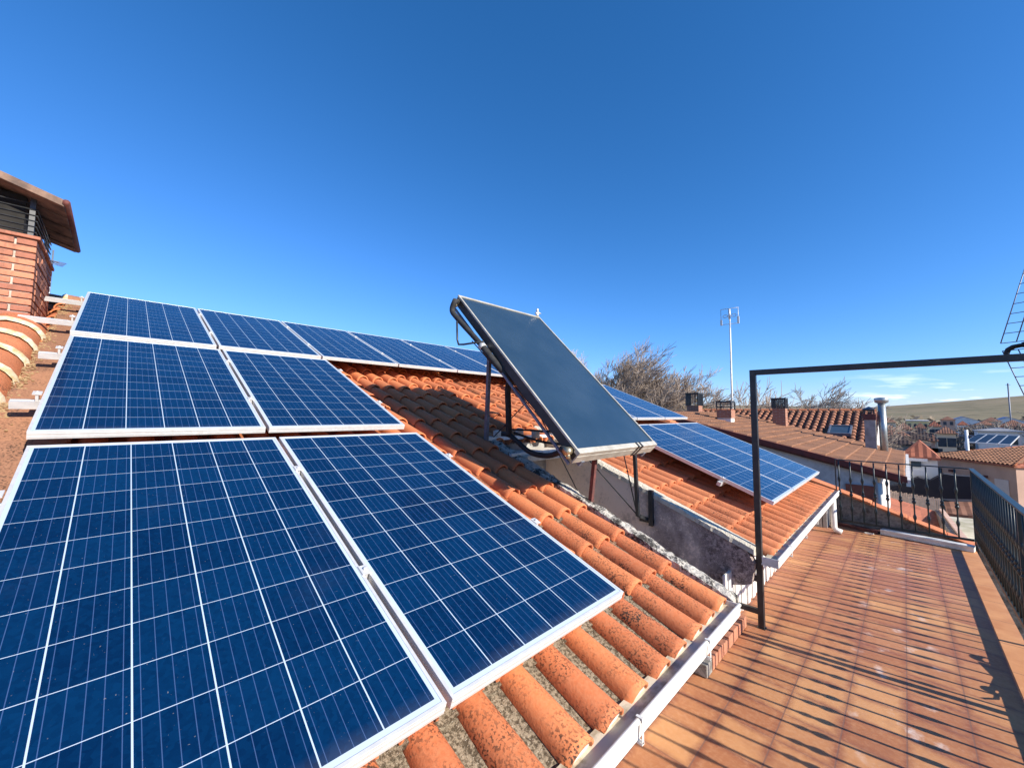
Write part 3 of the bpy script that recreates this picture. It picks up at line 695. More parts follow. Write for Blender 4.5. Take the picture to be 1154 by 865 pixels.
mb = MB(); mb.box((-.815, 8.150, 1.036), (fx_-.028, 8.18, 1.052)); mb.build('handrail', MAT['iron'], fr2, bevel=.002)
mb = MB(); mb.box((-.815, 8.157, .088), (fx_-.015, 8.173, .118)); mb.build('bottom_rail', MAT['iron'], fr2)
mb = MB(); mb.box((-.83, 8.150, .30), (-.816, 8.18, 1.052)); mb.build('post', MAT['iron'], fr2)
# coil added out of view at the bottom rail, shaped for its floor shadow
mb = MB()
for yc, R in ((4.56, .045), (4.10, .035)):
    for k in range(5): mb.tube([(fx_-.02-k*.006, yc+R*cos(t*pi/8+k), .118+R*.6*sin(t*pi/8+k)) for t in range(17)], .010, 6)
mb.tube([(fx_-.03, 4.5, .13), (fx_-.035, 4.3, .10), (fx_-.03, 4.14, .12)], .014, 6)
mb.tube([(fx_-.03, 4.08, .12), (fx_-.04, 4.0, .12), (fx_-.045, 3.95, .15)], .007, 6)
tag(mb.build('shadow_coil', MAT['foam']), 'unseen black coil added at the foot of the side railing to cast a floor shadow', 'shadow_caster')
# white flashing and added plate coloured as floor shade at the far end
mb = MB(); M1 = Matrix.Translation((-.334, 8.07, 0)) @ Matrix.Rotation(atan2(-.19, .889), 4, 'Z')
mb.box((0, 0, .003), (.91, .10, .070), M1); mb.box((0, -.006, .050), (.91, .11, .078), M1)
tag(mb.build('end_flashing', MAT['white'], bevel=.006), 'white metal flashing laid across the far end of the terrace floor', 'flashing')
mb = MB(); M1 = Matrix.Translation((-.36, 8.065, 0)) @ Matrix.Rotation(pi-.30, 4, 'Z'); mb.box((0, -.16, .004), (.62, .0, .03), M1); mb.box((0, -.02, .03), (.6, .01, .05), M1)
tag(mb.build('floor_shade_plate', MAT['rust'], bevel=.004), 'reddish brown plate added as painted floor shade, left of the white flashing', 'plate')  # rust colour reused here to paint the shaded strip of floor
mb = MB(); mb.tube([(-.45+.05*cos(t), 7.93+.04*sin(t), .012+.012*t/6) for t in [i*.5 for i in range(14)]], .006, 6)
tag(mb.build('cord_loop', MAT['mortar']), 'small loop of pale cord lying by the reddish shade plate', 'cord')

# ------------------------------------------------------------------ neighbour with the flat brown roof
n1 = thing('neighbour_house', 'neighbour house with faded brown tiles, dark red rake board and stained white wall', 'house')
A = radians(13.7)
NX = -5.75
def nz(x): return .483 - .244*(x+.15)
tile_field('roof', n1, (-.05, 12.06, nz(-.05)+.02), (-cos(A), 0, sin(A)), (0, 1, 0), 38, 17, (MAT['clay_old'], MAT['channel_red']), sp=.21, ex=.34, seg=5, rad=.08, seed=21, eave_mortar=False)
mb = MB(); mb.prism([(-.1, nz(-.1)-.06), (-.1, nz(-.1)-.18), (NX, nz(NX)-.18), (-9.5, nz(NX)-1.3), (-9.5, nz(NX)-1.2), (NX, nz(NX)-.06)], 'y', 12.02, 20.0); mb.build('roof_deck', MAT['rust'], n1)
mb = MB(); mb.prism([(-.02, nz(-.02)-.0), (-.02, nz(-.02)-.13), (NX, nz(NX)-.13), (-9.5, nz(NX)-1.2), (-9.5, nz(NX)-1.1), (NX, nz(NX)-.0)], 'y', 11.96, 12.018); mb.build('rake_board', simple('dark_red_paint', (.22, .035, .022), (.12, .025, .02), 4, .7), n1)
mb = MB(); mb.prism([(-.5, -4), (-.5, nz(-.5)-.182), (NX, nz(NX)-.182), (-9.4, nz(NX)-1.3), (-9.4, -4)], 'y', 12.15, 19.9); mb.build('wall', MAT['old_white'], n1)
mb = MB(); mb.box((-.04, 12.0, nz(0)-.20), (.03, 20.0, nz(0)-.06)); mb.build('eave_gutter', MAT['white'], n1)
mb = MB(); mb.box((-1.05, 12.11, -.9), (-.56, 12.149, .16)); mb.build('door', simple('brick_red_shutter', (.30, .085, .05), (.22, .06, .04), 12, .8), n1)
mb = MB(); mb.tube([(-.46, 12.1, -.9), (-.46, 12.1, .25)], .045, 10); mb.build('downpipe', MAT['white'], n1)
# second neighbour: ridge facing us with the skylight
n2 = thing('neighbour_house', 'farther house with dark ribbed tile roof and a skylight, its ridge at eye level', 'house')
B = radians(19.5); zr = 2.0
tile_field('roof', n2, (-9.3, 20.3, zr-4.7*tan(B)), (0, cos(B), sin(B)), (1, 0, 0), 30, 14, (MAT['clay_dark'], MAT['channel_red']), sp=.28, ex=.36, seg=6, rad=.115, seed=31, eave_mortar=False)
mb = MB(); z0 = zr-4.7*tan(B)-.14; mb.add([(-9.3, 20.3, z0), (-.95, 20.3, z0), (-.95, 25.1, zr-.12), (-9.3, 25.1, zr-.12), (-.95, 29.5, z0), (-9.3, 29.5, z0), (-9.3, 20.3, -4), (-.95, 20.3, -4), (-.95, 29.5, -4), (-9.3, 29.5, -4)], [(0,1,2,3),(3,2,4,5),(0,6,7,1),(1,7,8,4,2),(4,8,9,5),(5,9,6,0,3)]); mb.build('wall', MAT['old_white'], n2)
ridge_run('ridge_tile_run', lambda s: Vector((-9.35+s, 25.1, zr-.06)), 20, .42, .13, n2, MAT['clay2'], mort=False, across=Vector((0, -1, 0)), up=Vector((0, 0, 1)))
MS = Matrix.Translation((-2.42, 21.9, zr-3.2*tan(B)+.07)) @ Matrix.Rotation(B, 4, 'X')
mb = MB(); mb.box((0, 0, -.1), (.78, .06, .05), MS); mb.box((0, .94, -.1), (.78, 1.0, .05), MS); mb.box((0, .06, -.1), (.06, .94, .05), MS); mb.box((.72, .06, -.1), (.78, .94, .05), MS); sk = mb.build('skylight', MAT['grey'], n2)
mb = MB(); mb.box((.061, .061, -.05), (.719, .939, .02), MS); mb.build('pane', MAT['glass_dark'], sk)

# chimneys of the neighbours
def cage(par, x, y, z, w, h, bars=True):
    mb = MB()
    mb.box((x-w, y-w, z+h-.06), (x+w, y+w, z+h))
    for i in range(4):
        cx_, cy_ = ((-1, -1), (1, -1), (1, 1), (-1, 1))[i]; mb.bar((x+cx_*w*.92, y+cy_*w*.92, z), (x+cx_*w*.92, y+cy_*w*.92, z+h), .03)
    n = 8 if bars else 0
    for i in range(n):
        t = -w*.8+1.6*w*i/(n-1)
        for a, b in ((x+t, y-w*.92), (x+t, y+w*.92), (x-w*.92, y+t), (x+w*.92, y+t)): mb.bar((a, b, z), (a, b, z+h), .022)
    if not bars:
        for zz in (z+h*.33, z+h*.66):
            for a, b in (((x-w, y-w), (x+w, y-w)), ((x+w, y-w), (x+w, y+w)), ((x+w, y+w), (x-w, y+w)), ((x-w, y+w), (x-w, y-w))): mb.bar((*a, zz), (*b, zz), .02)
    return mb.build('cowl', MAT['black'], par)
c1 = thing('roof_chimney', 'brick chimney with tall black slotted cowl, leftmost on the neighbour roofs', 'chimney')
mb = MB(); mb.box((-7.55, 19.75, 1.0), (-7.0, 20.25, 2.15)); mb.build('stack', MAT['brick'], c1); cage(c1, -7.28, 20.0, 2.15, .32, .62)
c2 = thing('roof_chimney', 'chimney with white base, brick collar and open barred cap', 'chimney')
mb = MB(); mb.box((-4.62, 14.8, 1.0), (-4.2, 15.2, 1.62)); mb.build('base', MAT['white'], c2); mb = MB(); mb.box((-4.64, 14.78, 1.621), (-4.18, 15.22, 1.90)); mb.build('collar', MAT['brick'], c2); cage(c2, -4.41, 15, 1.90, .24, .30, False)
c3 = thing('roof_chimney', 'brick chimney with black slotted cowl just right of the black post', 'chimney')
mb = MB(); mb.box((-3.80, 18.8, .9), (-3.36, 19.2, 2.0)); mb.build('stack', MAT['brick'], c3); cage(c3, -3.58, 19, 2.0, .25, .42)
c4 = thing('roof_chimney', 'grey rendered chimney block with red top beside the galvanised flue', 'chimney')
mb = MB(); mb.box((-.98, 17.8, .5), (-.70, 18.2, 1.60)); mb.build('stack', MAT['concrete'], c4); mb = MB(); mb.box((-1.0, 17.78, 1.601), (-.68, 18.22, 1.80)); mb.build('collar', MAT['rust'], c4); cage(c4, -.85, 18, 1.80, .13, .16, False)
mb = MB(); mb.add([(-1.03, 17.83, 1.96), (-.67, 17.83, 1.96), (-.67, 18.17, 1.96), (-1.03, 18.17, 1.96), (-.85, 18, 2.05)], [(0,3,2,1),(0,1,4),(1,2,4),(2,3,4),(3,0,4)]); mb.build('cap', MAT['grey'], c4)
fl = thing('flue_pipe', 'tall galvanised flue pipe with a wide flat cap on the neighbour roof', 'flue', (-.53, 18, .4))
mb = MB(); mb.lathe([(0, .10), (1.75, .10)], 16); mb.build('pipe', MAT['steel'], fl); mb = MB(); mb.lathe([(1.75, .10), (1.78, .17), (1.90, .19), (1.93, .17), (1.95, .05)], 16); mb.build('cap', MAT['steel'], fl)
# tall white mast with antenna
ms = thing('antenna_mast', 'tall thin white mast with a small ring antenna on top behind the neighbour roof', 'antenna', (-8.4, 30, 0))
mb = MB(); mb.tube([(0, 0, -3.9), (0, 0, 4), (.02, 0, 8.9)], [.07, .06, .045], 8); mb.build('mast', MAT['white'], ms)
mb = MB()
for z in (8.05, 9.15): mb.tube([(-.55, 0, z), (.55, .1, z)], .018, 5)
for sx_ in (-.55, .55): mb.tube([(sx_, 0, 8.05), (sx_, 0, 9.15)], .02, 5)
mb.tube([(0, 0, 8.4), (0, 0, 9.1)], .07, 8)
for sx_ in (-.27, .27): mb.tube([(sx_+.16*cos(t*pi/5), 0, 8.62+.1*sin(t*pi/5)) for t in range(11)], .02, 5)
mb.build('ring_antenna', MAT['alu_dull'], ms)
mb = MB(); mb.box((-.6, -.03, 8.0), (-.48, .03, 8.4)); mb.box((.48, -.03, 8.0), (.6, .03, 8.5)); mb.build('panel_antenna', MAT['white'], ms)

# ------------------------------------------------------------------ bare trees
def bare_tree(x, y, h, label, mat, seed, spread=1., lean=(.12, 0), dens=5, depth=5, z0=-4.05, r0_=.16, tw=.011, name='bare_tree', trunk_frac=.3):
    rnd = random.Random(seed); t = thing(name, label, 'tree', (x, y, z0), 'bare winter trees beyond the roofs')
    tr, cr = MB(), MB()
    def branch(p, d, L_, r, lev):
        pts = [p]; q = p; dd = d.copy(); n = 3 if lev < 3 else 2
        for i in range(n):
            dd = (dd + Vector((rnd.gauss(0, .13)+lean[0]*.25, rnd.gauss(0, .13), rnd.gauss(.02, .09)))).normalized()
            q = q + dd*(L_/n); pts.append(q)
        rads = [max(tw*.55, r*(1-.38*i/n)) for i in range(n+1)]
        (tr if lev == 0 else cr).tube(pts, rads, 6 if lev == 0 else (4 if lev < 2 else 3), cap=False)
        if lev >= depth: return
        k = dens + rnd.randint(-1, 1) if lev else dens+2
        for i in range(k):
            f = rnd.uniform(.3, 1.) if lev else rnd.uniform(.45, 1.)
            idx = min(int(f*n), n-1); o = pts[idx].lerp(pts[idx+1], f*n-idx)
            az_ = rnd.uniform(0, 2*pi); tilt = rnd.uniform(.35, .85)*(spread if lev < 2 else 1)
            a = dd.orthogonal().normalized(); b = dd.cross(a)
            nd = (dd*cos(tilt)+(a*cos(az_)+b*sin(az_))*sin(tilt)+Vector((lean[0]*.6, lean[1], .10))).normalized()
            branch(o, nd, L_*rnd.uniform(.52, .78), max(tw, r*rnd.uniform(.38, .55)), lev+1)
    branch(Vector((0, 0, 0)), Vector((0, 0, 1)), h*trunk_frac, r0_, 0)
    cur = max(v[2] for v in cr.v); k = h/cur                       # fit to the wanted height
    tr.v = [(v[0]*k, v[1]*k, v[2]*k) for v in tr.v]; cr.v = [(v[0]*k, v[1]*k, v[2]*k) for v in cr.v]
    tr.build('trunk', mat, t); cr.build('crown', mat, t); return t
Pl, Bk, Dk = MAT['bark_pale'], MAT['bark'], MAT['bark_dark']
bare_tree(-22.0, 29, 12.3, 'pale bare tree half hidden behind the thermal collector', Pl, 1, 1.2, (.1, 0), 6, 5)
bare_tree(-18.2, 29, 11.9, 'wide bare tree with windswept twigs right of the thermal collector top', Bk, 2, 1.3, (.22, 0), 6, 5)
bare_tree(-16.6, 31, 9.8, 'lower dense bare tree right of the windswept one', Bk, 3, 1.2, (.15, 0), 6, 5)
bare_tree(-12.5, 30, 9.3, 'slim bare tree with forked trunk left of the leftmost slotted chimney', Bk, 4, .95, (.05, 0), 4, 5, r0_=.13)
bare_tree(-10.5, 31, 9.6, 'bare tree with spreading thin branches above the leftmost slotted chimney', Bk, 5, 1.3, (.2, 0), 4, 5, r0_=.12)
bare_tree(-8.9, 33, 8.3, 'small bare tree low behind the white antenna mast', Bk, 6, 1.2, (.1, 0), 5, 4, r0_=.1)
bare_tree(-5.6, 34, 8.4, 'small bare tree above the chimney right of the black post', Dk, 7, 1.1, (.05, 0), 4, 5, r0_=.1)
bare_tree(-4.2, 36, 8.1, 'low spreading bare tree right of the chimney behind the black post', Bk, 8, 1.4, (.25, 0), 4, 5, r0_=.1)
for i, (x, y, h, lb) in enumerate(((7.2, 95, 7.6, 'grey bare tree in the valley left of the far thermal panels'), (10.5, 98, 8.0, 'grey bare tree in the valley above the far thermal panels'), (4.4, 90, 6.2, 'short grey bare tree behind the small red gabled house'), (13.5, 92, 7.5, 'grey bare tree at the right over the pink house roof'), (17.5, 90, 10.5, 'tallest dark bare tree at the far right edge'))):
    bare_tree(x, y, h, lb, Dk, 40+i, 1.5, (.0, 0), 6, 4, r0_=.25, tw=.03, z0=-6.6)
# brushy undergrowth below the left trees
mb = MB(); rnd = random.Random(9)
for i in range(15000):
    x = rnd.uniform(-24, -9.5); y = 27+rnd.uniform(0, 5); hmax = 1.9+1.2*max(0, min(1, (-12-x)/6))+.5*sin(x*1.7)+.35*sin(x*4.1); z = -4+ (hmax+4)*rnd.random()**.55; s_ = rnd.uniform(.06, .24)
    a = rnd.uniform(0, pi); d = Vector((cos(a), sin(a), rnd.uniform(-.2, 1.4))).normalized()*s_; e = d.cross(Vector((rnd.random(), rnd.random(), rnd.random()))).normalized()*s_*.13; p = Vector((x, y, z))
    mb.add([p-d, p+e, p+d, p-e], [(0, 1, 2, 3)])
m = M_('dry_brush', .95, 0, .1); MAT['brush'] = m.color(m.mix(m.island(), (.36, .25, .14), (.16, .135, .06))).m
tag(mb.build('undergrowth', MAT['brush']), 'tangle of dry brown and olive bushes under the bare trees', 'bushes', kind='stuff')

# ------------------------------------------------------------------ right hand houses
def gable(par, x0, x1, y0, y1, zb, ze, zr_, wall, roofm, along='y', over=.25):
    mb = MB()
    if along == 'y': xm = (x0+x1)/2; mb.prism([(x0, zb), (x0, ze), (xm, zr_), (x1, ze), (x1, zb)], 'y', y0, y1)
    else: ym = (y0+y1)/2; mb.prism([(y0, zb), (y0, ze), (ym, zr_), (y1, ze), (y1, zb)], 'x', x0, x1)
    mb.build('wall', wall, par); mb = MB()
    if along == 'y':
        xm = (x0+x1)/2; sl_ = (zr_-ze)/(xm-x0); 
        for s_ in (-1, 1):
            xe = xm+s_*(xm-x0+over); zz = ze-over*sl_
            mb.prism([(xe, zz+.04), (xm, zr_+.04), (xm, zr_+.16), (xe, zz+.16)], 'y', y0-over, y1+over)
    else:
        ym = (y0+y1)/2; sl_ = (zr_-ze)/(ym-y0)
        for s_ in (-1, 1):
            ye = ym+s_*(ym-y0+over); zz = ze-over*sl_
            mb.prism([(ye, zz+.04), (ym, zr_+.04), (ym, zr_+.16), (ye, zz+.16)], 'x', x0-over, x1+over)
    return mb.build('roof', roofm, par)
def tiled_sheet(name, a, b, sx_=.25, sy_=.4):
    m = M_(name, .9, 0, .15); x, y, z = m.xyz()
    gn = m.t.nodes.new('ShaderNodeNewGeometry'); nn = m.xyz(gn.outputs['Normal'])
    side = nn[0].abs().gt(.25)                       # slope faces +-x: rows run along y
    w1 = ((y/sx_).fract()-.5).abs()*side + ((x/sx_).fract()-.5).abs()*(side*-1+1)
    id_ = m.white(m.vec((x/sx_).floor(), (y/sy_).floor(), (z/.15).floor()))
    n = m.noise(1.5, 5)
    m.color(m.mix((n*.7+id_*.5).ramp(.3, .9), a, b)).bump(w1*-2., .6, .04); return m.m
MAT['sheet_brown'] = tiled_sheet('brown_tiles', (.34, .17, .11), (.17, .09, .065))
MAT['sheet_red'] = tiled_sheet('red_tiles', (.42, .15, .09), (.26, .10, .065))
MAT['sheet_grey'] = tiled_sheet('grey_brown_tiles', (.22, .15, .12), (.12, .09, .08))
MAT['pink'] = simple('pink_render', (.56, .36, .27), (.47, .30, .22), 1.2, .9)
MAT['cream'] = simple('cream_render', (.70, .56, .38), (.6, .5, .36), 1.2, .9)
MAT['far_white'] = simple('far_white', (.78, .77, .74), (.6, .6, .58), .3, .9)
MAT['roof_shade'] = simple('painted_roof_shade', (.004, .006, .014), (.010, .010, .018), 3, .85)  # near-black navy that paints the shade on a distant roof

pk = thing('pink_house', 'pink rendered house with brown hipped tile roof carrying dark solar panels', 'house')
# eave corner near-left, eave runs to the right and nearer
C1 = at_z(1038, 514, -1.2); C2 = at_z(1143, 527, -1.2); E_ = (C2-C1).normalized(); F_ = Vector((-E_.y, E_.x, 0)); F_ = F_ if F_.x > 0 else -F_
C3 = C2+F_*9.5; C4 = C1+F_*9.5; R1 = C1+F_*4.75+E_*2.6; R1.z = -.25; R2 = C2+F_*4.75-E_*2.6; R2.z = -.25
wv = [C1, C2, C3, C4]; cen = (C1+C2+C3+C4)/4
def ins(p, k=.96, z=None): q = cen+(p-cen)*k; q.z = p.z-.02 if z is None else z; return q
mb = MB(); mb.add([ins(p) for p in wv]+[ins(p, z=-4) for p in wv], [(0,1,5,4),(1,2,6,5),(2,3,7,6),(3,0,4,7),(0,3,2,1)]); mb.build('wall', MAT['pink'], pk)
mb = MB(); dz_ = Vector((0, 0, .12)); P8 = wv+[R1, R2]
mb.add([p+dz_ for p in P8], [(0,1,4),(1,2,5,4),(2,3,5),(3,0,4,5)]); mb.add([C1, C2, C3, C4]+[p+dz_ for p in wv], [(0,1,5,4),(1,2,6,5),(2,3,7,6),(3,0,4,7),(0,3,2,1)]); mb.build('roof', MAT['sheet_red'], pk)
mb = MB()
for a, b in ((C1, R1), (C2, R1), (R1, R2)): mb.tube([a+dz_*1.1, b+dz_*1.1], .07, 6)
mb.build('hip_tiles', MAT['clay2'], pk)
Lp = (C2-C1).length; up3 = (F_*4.75+Vector((0, 0, .95))); Ls = up3.length; nc_ = int(Lp/.24); nk_ = int(Ls/.36)
tile_field('barrel_tiles', pk, C1+Vector((0, 0, .20)), up3, E_, nc_, nk_, (MAT['clay_old'], MAT['channel_red']), sp=Lp/nc_, ex=.36, seg=5, rad=.085, seed=77, eave_mortar=False,
           skip=lambda c, k: (k+.8)*.36/Ls*2.6 > min((c+.5)*Lp/nc_, Lp-(c+.5)*Lp/nc_))
ed = (C2-C1).normalized(); nn_ = Vector((-ed.y, ed.x, 0)); nn_ = -nn_ if nn_.y > 0 else nn_
Wa, Wb = ins(C1), ins(C2)
def wall_rect(par, t0, t1, z0, z1, name, mat, out_=.04):
    a = Wa.lerp(Wb, t0); b = Wa.lerp(Wb, t1); a.z = b.z = 0; n = Vector((-ed.y, ed.x, 0)); n = n if n.dot(Vector((-1, -1, 0))) > 0 else -n
    vs = [a+n*.01+Vector((0,0,z0)), b+n*.01+Vector((0,0,z0)), b+n*.01+Vector((0,0,z1)), a+n*.01+Vector((0,0,z1))]; vs += [v+n*out_ for v in vs]
    mb = MB(); mb.add(vs, [(0,1,2,3),(7,6,5,4),(0,4,5,1),(1,5,6,2),(2,6,7,3),(3,7,4,0)]); return mb.build(name, mat, par)
wall_rect(pk, .14, .21, -2.65, -1.85, 'window', MAT['glass_dark']); wall_rect(pk, .80, .93, -2.9, -2.0, 'window', simple('roller_blind', (.66, .56, .50), (.6, .5, .44), 3, .7))
wall_rect(pk, .33, .36, -2.0, -1.85, 'wall_lamp', MAT['rust'], .2); wall_rect(pk, .70, .73, -2.05, -1.9, 'wall_lamp', MAT['rust'], .2)
# solar water panels on the pink roof
tp = thing('roof_solar_array', 'row of four dark solar water panels tilted on top of the pink house', 'solar array')
QA, QB, QD = at_z(1087, 498.5, -.18), at_z(1140, 502, -.18), at_z(1102, 489.5, .25)
ax = (QB-QA)/4.2; up_ = QD-QA; n_ = ax.cross(up_).normalized(); n_ = n_ if n_.z > 0 else -n_; absb = simple('dark_absorber', (.006, .014, .03), (.012, .02, .04), 2, .5, spec=.15)
for k in range(4):
    a = QA+ax*(k*1.04); P4 = [a, a+ax, a+ax+up_, a+up_]
    mb = MB(); mb.add(P4+[p+n_*.07 for p in P4], [(0,3,2,1),(4,5,6,7),(0,1,5,4),(1,2,6,5),(2,3,7,6),(3,0,4,7)]); pn = mb.build('panel', MAT['alu'], tp)
    q = [a+ax*.05+up_*.03, a+ax*.95+up_*.03, a+ax*.95+up_*.97, a+ax*.05+up_*.97]; mb = MB(); mb.add([p+n_*.075 for p in q], [(0,1,2,3)]); mb.build('glass', absb, pn)
mb = MB()
for k in (0, 2.08, 4.16): a = QA+ax*k; b = a+up_; mb.bar(b, (b.x, b.y, -.6), .05); mb.bar(a, (a.x, a.y, -.6), .05)
mb.build('stand', MAT['alu'], tp)
# small red-roofed gabled annex
sm = thing('small_house', 'small white house with red gabled roof, shaded window and balcony left of the pink one', 'house')
mb = MB(); mb.box((-.06, 25.3, -4), (.92, 27.6, -.12)); mb.build('wall', MAT['far_white'], sm)
def hip(par, x0, x1, y0, y1, ze, zr_, mat, k=.5):
    h = min(x1-x0, y1-y0)*k; xm, ym = (x0+x1)/2, (y0+y1)/2
    if x1-x0 < y1-y0: r1, r2 = (xm, y0+h, zr_), (xm, y1-h, zr_); fs = [(0,1,4),(1,2,5,4),(2,3,5),(3,0,4,5)]
    else: r1, r2 = (x0+h, ym, zr_), (x1-h, ym, zr_); fs = [(0,1,5,4),(1,2,5),(2,3,4,5),(3,0,4)]
    mb = MB(); mb.add([(x0,y0,ze),(x1,y0,ze),(x1,y1,ze),(x0,y1,ze),r1,r2]+[(x0,y0,ze-.1),(x1,y0,ze-.1),(x1,y1,ze-.1),(x0,y1,ze-.1)], fs+[(0,6,7,1),(1,7,8,2),(2,8,9,3),(3,9,6,0),(6,9,8,7)]); return mb.build('roof', mat, par)
hip(sm, -.14, 1.02, 25.05, 27.8, -.06, .62, MAT['sheet_red'])
mb = MB(); mb.box((.02, 24.98, -.24), (.62, 25.3, -.121)); mb.build('cornice', MAT['far_white'], sm)
mb = MB(); mb.box((.10, 25.20, -.50), (.42, 25.295, -.20)); mb.build('window', MAT['glass_dark'], sm)
mb = MB(); mb.box((-.30, 24.95, -.95), (.60, 25.28, -.85)); mb.box((-.30, 24.91, -.85), (.60, 24.95, -.58)); mb.build('balcony', MAT['far_white'], sm)
def slab(name, pts, th, mat, label, cat):
    mb = MB(); n = len(pts); mb.add([tuple(p) for p in pts]+[(p[0], p[1], p[2]-th) for p in pts], [tuple(range(n)), tuple(range(2*n-1, n-1, -1))]+[(i, i+n, (i+1) % n+n, (i+1) % n) for i in range(n)])
    return tag(mb.build(name, mat), label, cat)
aw = thing('shaded_roof', 'roof in shade with wavy top, its shade coloured in blue black, seen through the end railing', 'shaded_roof')  # a roof in shade; the darkness is put into its colour
mb = MB(); mb.prism([(x*.907, 1.75+(z-1.75)*.907) for x, z in ((-1.0, -1.75), (-.44, -1.6), (.33, -1.13), (.7, -1.24), (1.14, -.87), (1.46, -.91), (2.3, -.89), (2.3, -1.83), (.9, -2.0), (-1.0, -2.12))], 'y', 24.2, 24.8); mb.build('cover', MAT['roof_shade'], aw)
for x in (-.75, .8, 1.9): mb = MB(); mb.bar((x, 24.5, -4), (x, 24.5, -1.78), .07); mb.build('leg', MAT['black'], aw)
fe = thing('slat_fence', 'pale tan slatted fence below the dark shaded roof', 'fence')
mb = MB()
for k in range(34): x = -.78+k*.048; mb.box((x, 22.0, -3.2), (x+.039, 22.03, -1.24-.13*(x+.78)/1.6+.02*(k % 3)))
mb.build('slats', simple('tan_slats', (.85, .64, .45), (.62, .45, .32), 9, .9), fe)
slab('low_roof', [(-.62, 17.8, -1.50), (.55, 17.8, -1.88), (.86, 21, -1.72), (-.62, 21, -1.33)], .12, MAT['sheet_red'], 'low red tiled roof of an outbuilding below the end railing', 'roof')
slab('shed_roof', [(.98, 22.6, -1.95), (2.1, 22.6, -1.9), (2.1, 24.1, -1.58), (.98, 24.1, -1.72)], .1, MAT['sheet_brown'], 'brown tiled lean-to roof under the right end of the dark shaded roof', 'roof')
yd = slab('courtyard', [(.3, 14, -3.55), (4.5, 14, -3.55), (6.0, 33, -3.55), (.9, 33, -3.55)], .1, simple('pale_concrete_moss', (.62, .56, .46), (.36, .33, .22), 1.3, .9), None, None); yd['kind'] = 'structure'
gw = thing('garden_wall', 'dark garden wall with pink coping running away beside the pale courtyard', 'wall')
gA, gB = at_y(1061, 575, 21), at_y(1090, 612, 14); dn = Vector((0, 0, -4)); wd = Vector((-.16, 0, 0))
mb = MB(); mb.add([gA, gB, gB+wd, gA+wd, Vector((gA.x, gA.y, -4)), Vector((gB.x, gB.y, -4)), Vector((gB.x-.16, gB.y, -4)), Vector((gA.x-.16, gA.y, -4))], [(0,1,2,3),(4,7,6,5),(0,4,5,1),(1,5,6,2),(2,6,7,3),(3,7,4,0)]); mb.build('wall', MAT['parapet'], gw)
mb = MB(); u5 = Vector((0, 0, .06)); c5 = [gA+Vector((.05, 0, .002)), gB+Vector((.05, 0, .002)), gB+Vector((-.06, 0, .002)), gA+Vector((-.06, 0, .002))]; mb.add(c5+[p+u5 for p in c5], [(0,1,2,3),(7,6,5,4),(0,4,5,1),(1,5,6,2),(2,6,7,3),(3,7,4,0)]); mb.build('coping', simple('pink_coping', (.6, .40, .32), (.45, .3, .23), 4, .9), gw)
wh = thing('white_house', 'white gabled house corner at the right edge behind the green railing', 'house')
gable(wh, 5.2, 10, 22.0, 25.5, -4, -.85, .05, MAT['far_white'], MAT['sheet_brown'], 'y', .25)
sr = thing('neighbour_house', 'red roofed low house at the right edge just above the handrail', 'house')
gable(sr, 3.6, 12, 15.5, 19.5, -4, -1.5, -.75, MAT['pink'], MAT['sheet_red'], 'x', .2)

# ------------------------------------------------------------------ far town (few pixels each)
def town(px, py, Y, wpx, rise, wall, roofm, label, nwin=2):
    c = at_y(px, py, Y); w_ = (at_y(px+wpx/2, py, Y)-at_y(px-wpx/2, py, Y)).length; t = thing('town_house', label, 'house', group='houses of the far town'); dd = w_*.8
    ze = c.z-rise; mb = MB(); mb.box((c.x-w_/2+.2, Y, -9.5), (c.x+w_/2-.2, Y+dd, ze-.05)); mb.build('wall', MAT[wall], t); hip(t, c.x-w_/2, c.x+w_/2, Y-.3, Y+dd+.3, ze+.05, c.z, MAT[roofm])
    for k in range(nwin):
        mb = MB(); xx = c.x-w_/2+w_*(k+.7)/(nwin+.4); mb.box((xx-.4, Y-.05, ze-1.8), (xx+.4, Y-.01, ze-.6)); mb.build('window', MAT['glass_dark'], t)
T = [(1002, 479, 72, 34, 1.0, 'pink', 'sheet_brown', 'brownish roofed house right behind the galvanised flue'),
     (1011, 488, 46, 40, .9, 'concrete', 'sheet_dark', 'dark roofed house just behind the small red hipped house'),
     (1036, 481, 62, 42, 1.4, 'concrete', 'sheet_dark', 'wide dark grey roof left of the valley trees'),
     (1051, 489, 50, 12, .6, 'pink', 'sheet_brown', 'little pinkish block between the dark roofs and the pink house'),
     (999, 470, 130, 22, 1.2, 'cream', 'sheet_brown', 'brown roof low on the left of the yellow block'),
     (1053, 474, 125, 16, 1.2, 'cream', 'sheet_red', 'house with orange red roof below the white sheds'),
     (1037, 476, 105, 16, 1.1, 'far_white', 'sheet_brown', 'house with brown roof left of the orange red one below the sheds'),
     (1085, 474, 170, 14, 1.2, 'far_white', 'sheet_red', 'small white house with red roof among the valley trees'),
     (1143, 473, 120, 36, 1.2, 'pink', 'sheet_brown', 'brown house at the far right among trees'),
     (1128, 482, 88, 60, .5, 'far_white', 'sheet_pale', 'long low pale grey roof over the pink house'),
     (1118, 470, 190, 22, 1.3, 'cream', 'sheet_brown', 'tan house with brown roof above the long pale grey roof'),
     (1068, 469, 210, 18, 1.3, 'pink', 'sheet_brown', 'small brownish house right below the second blue roofed shed')]
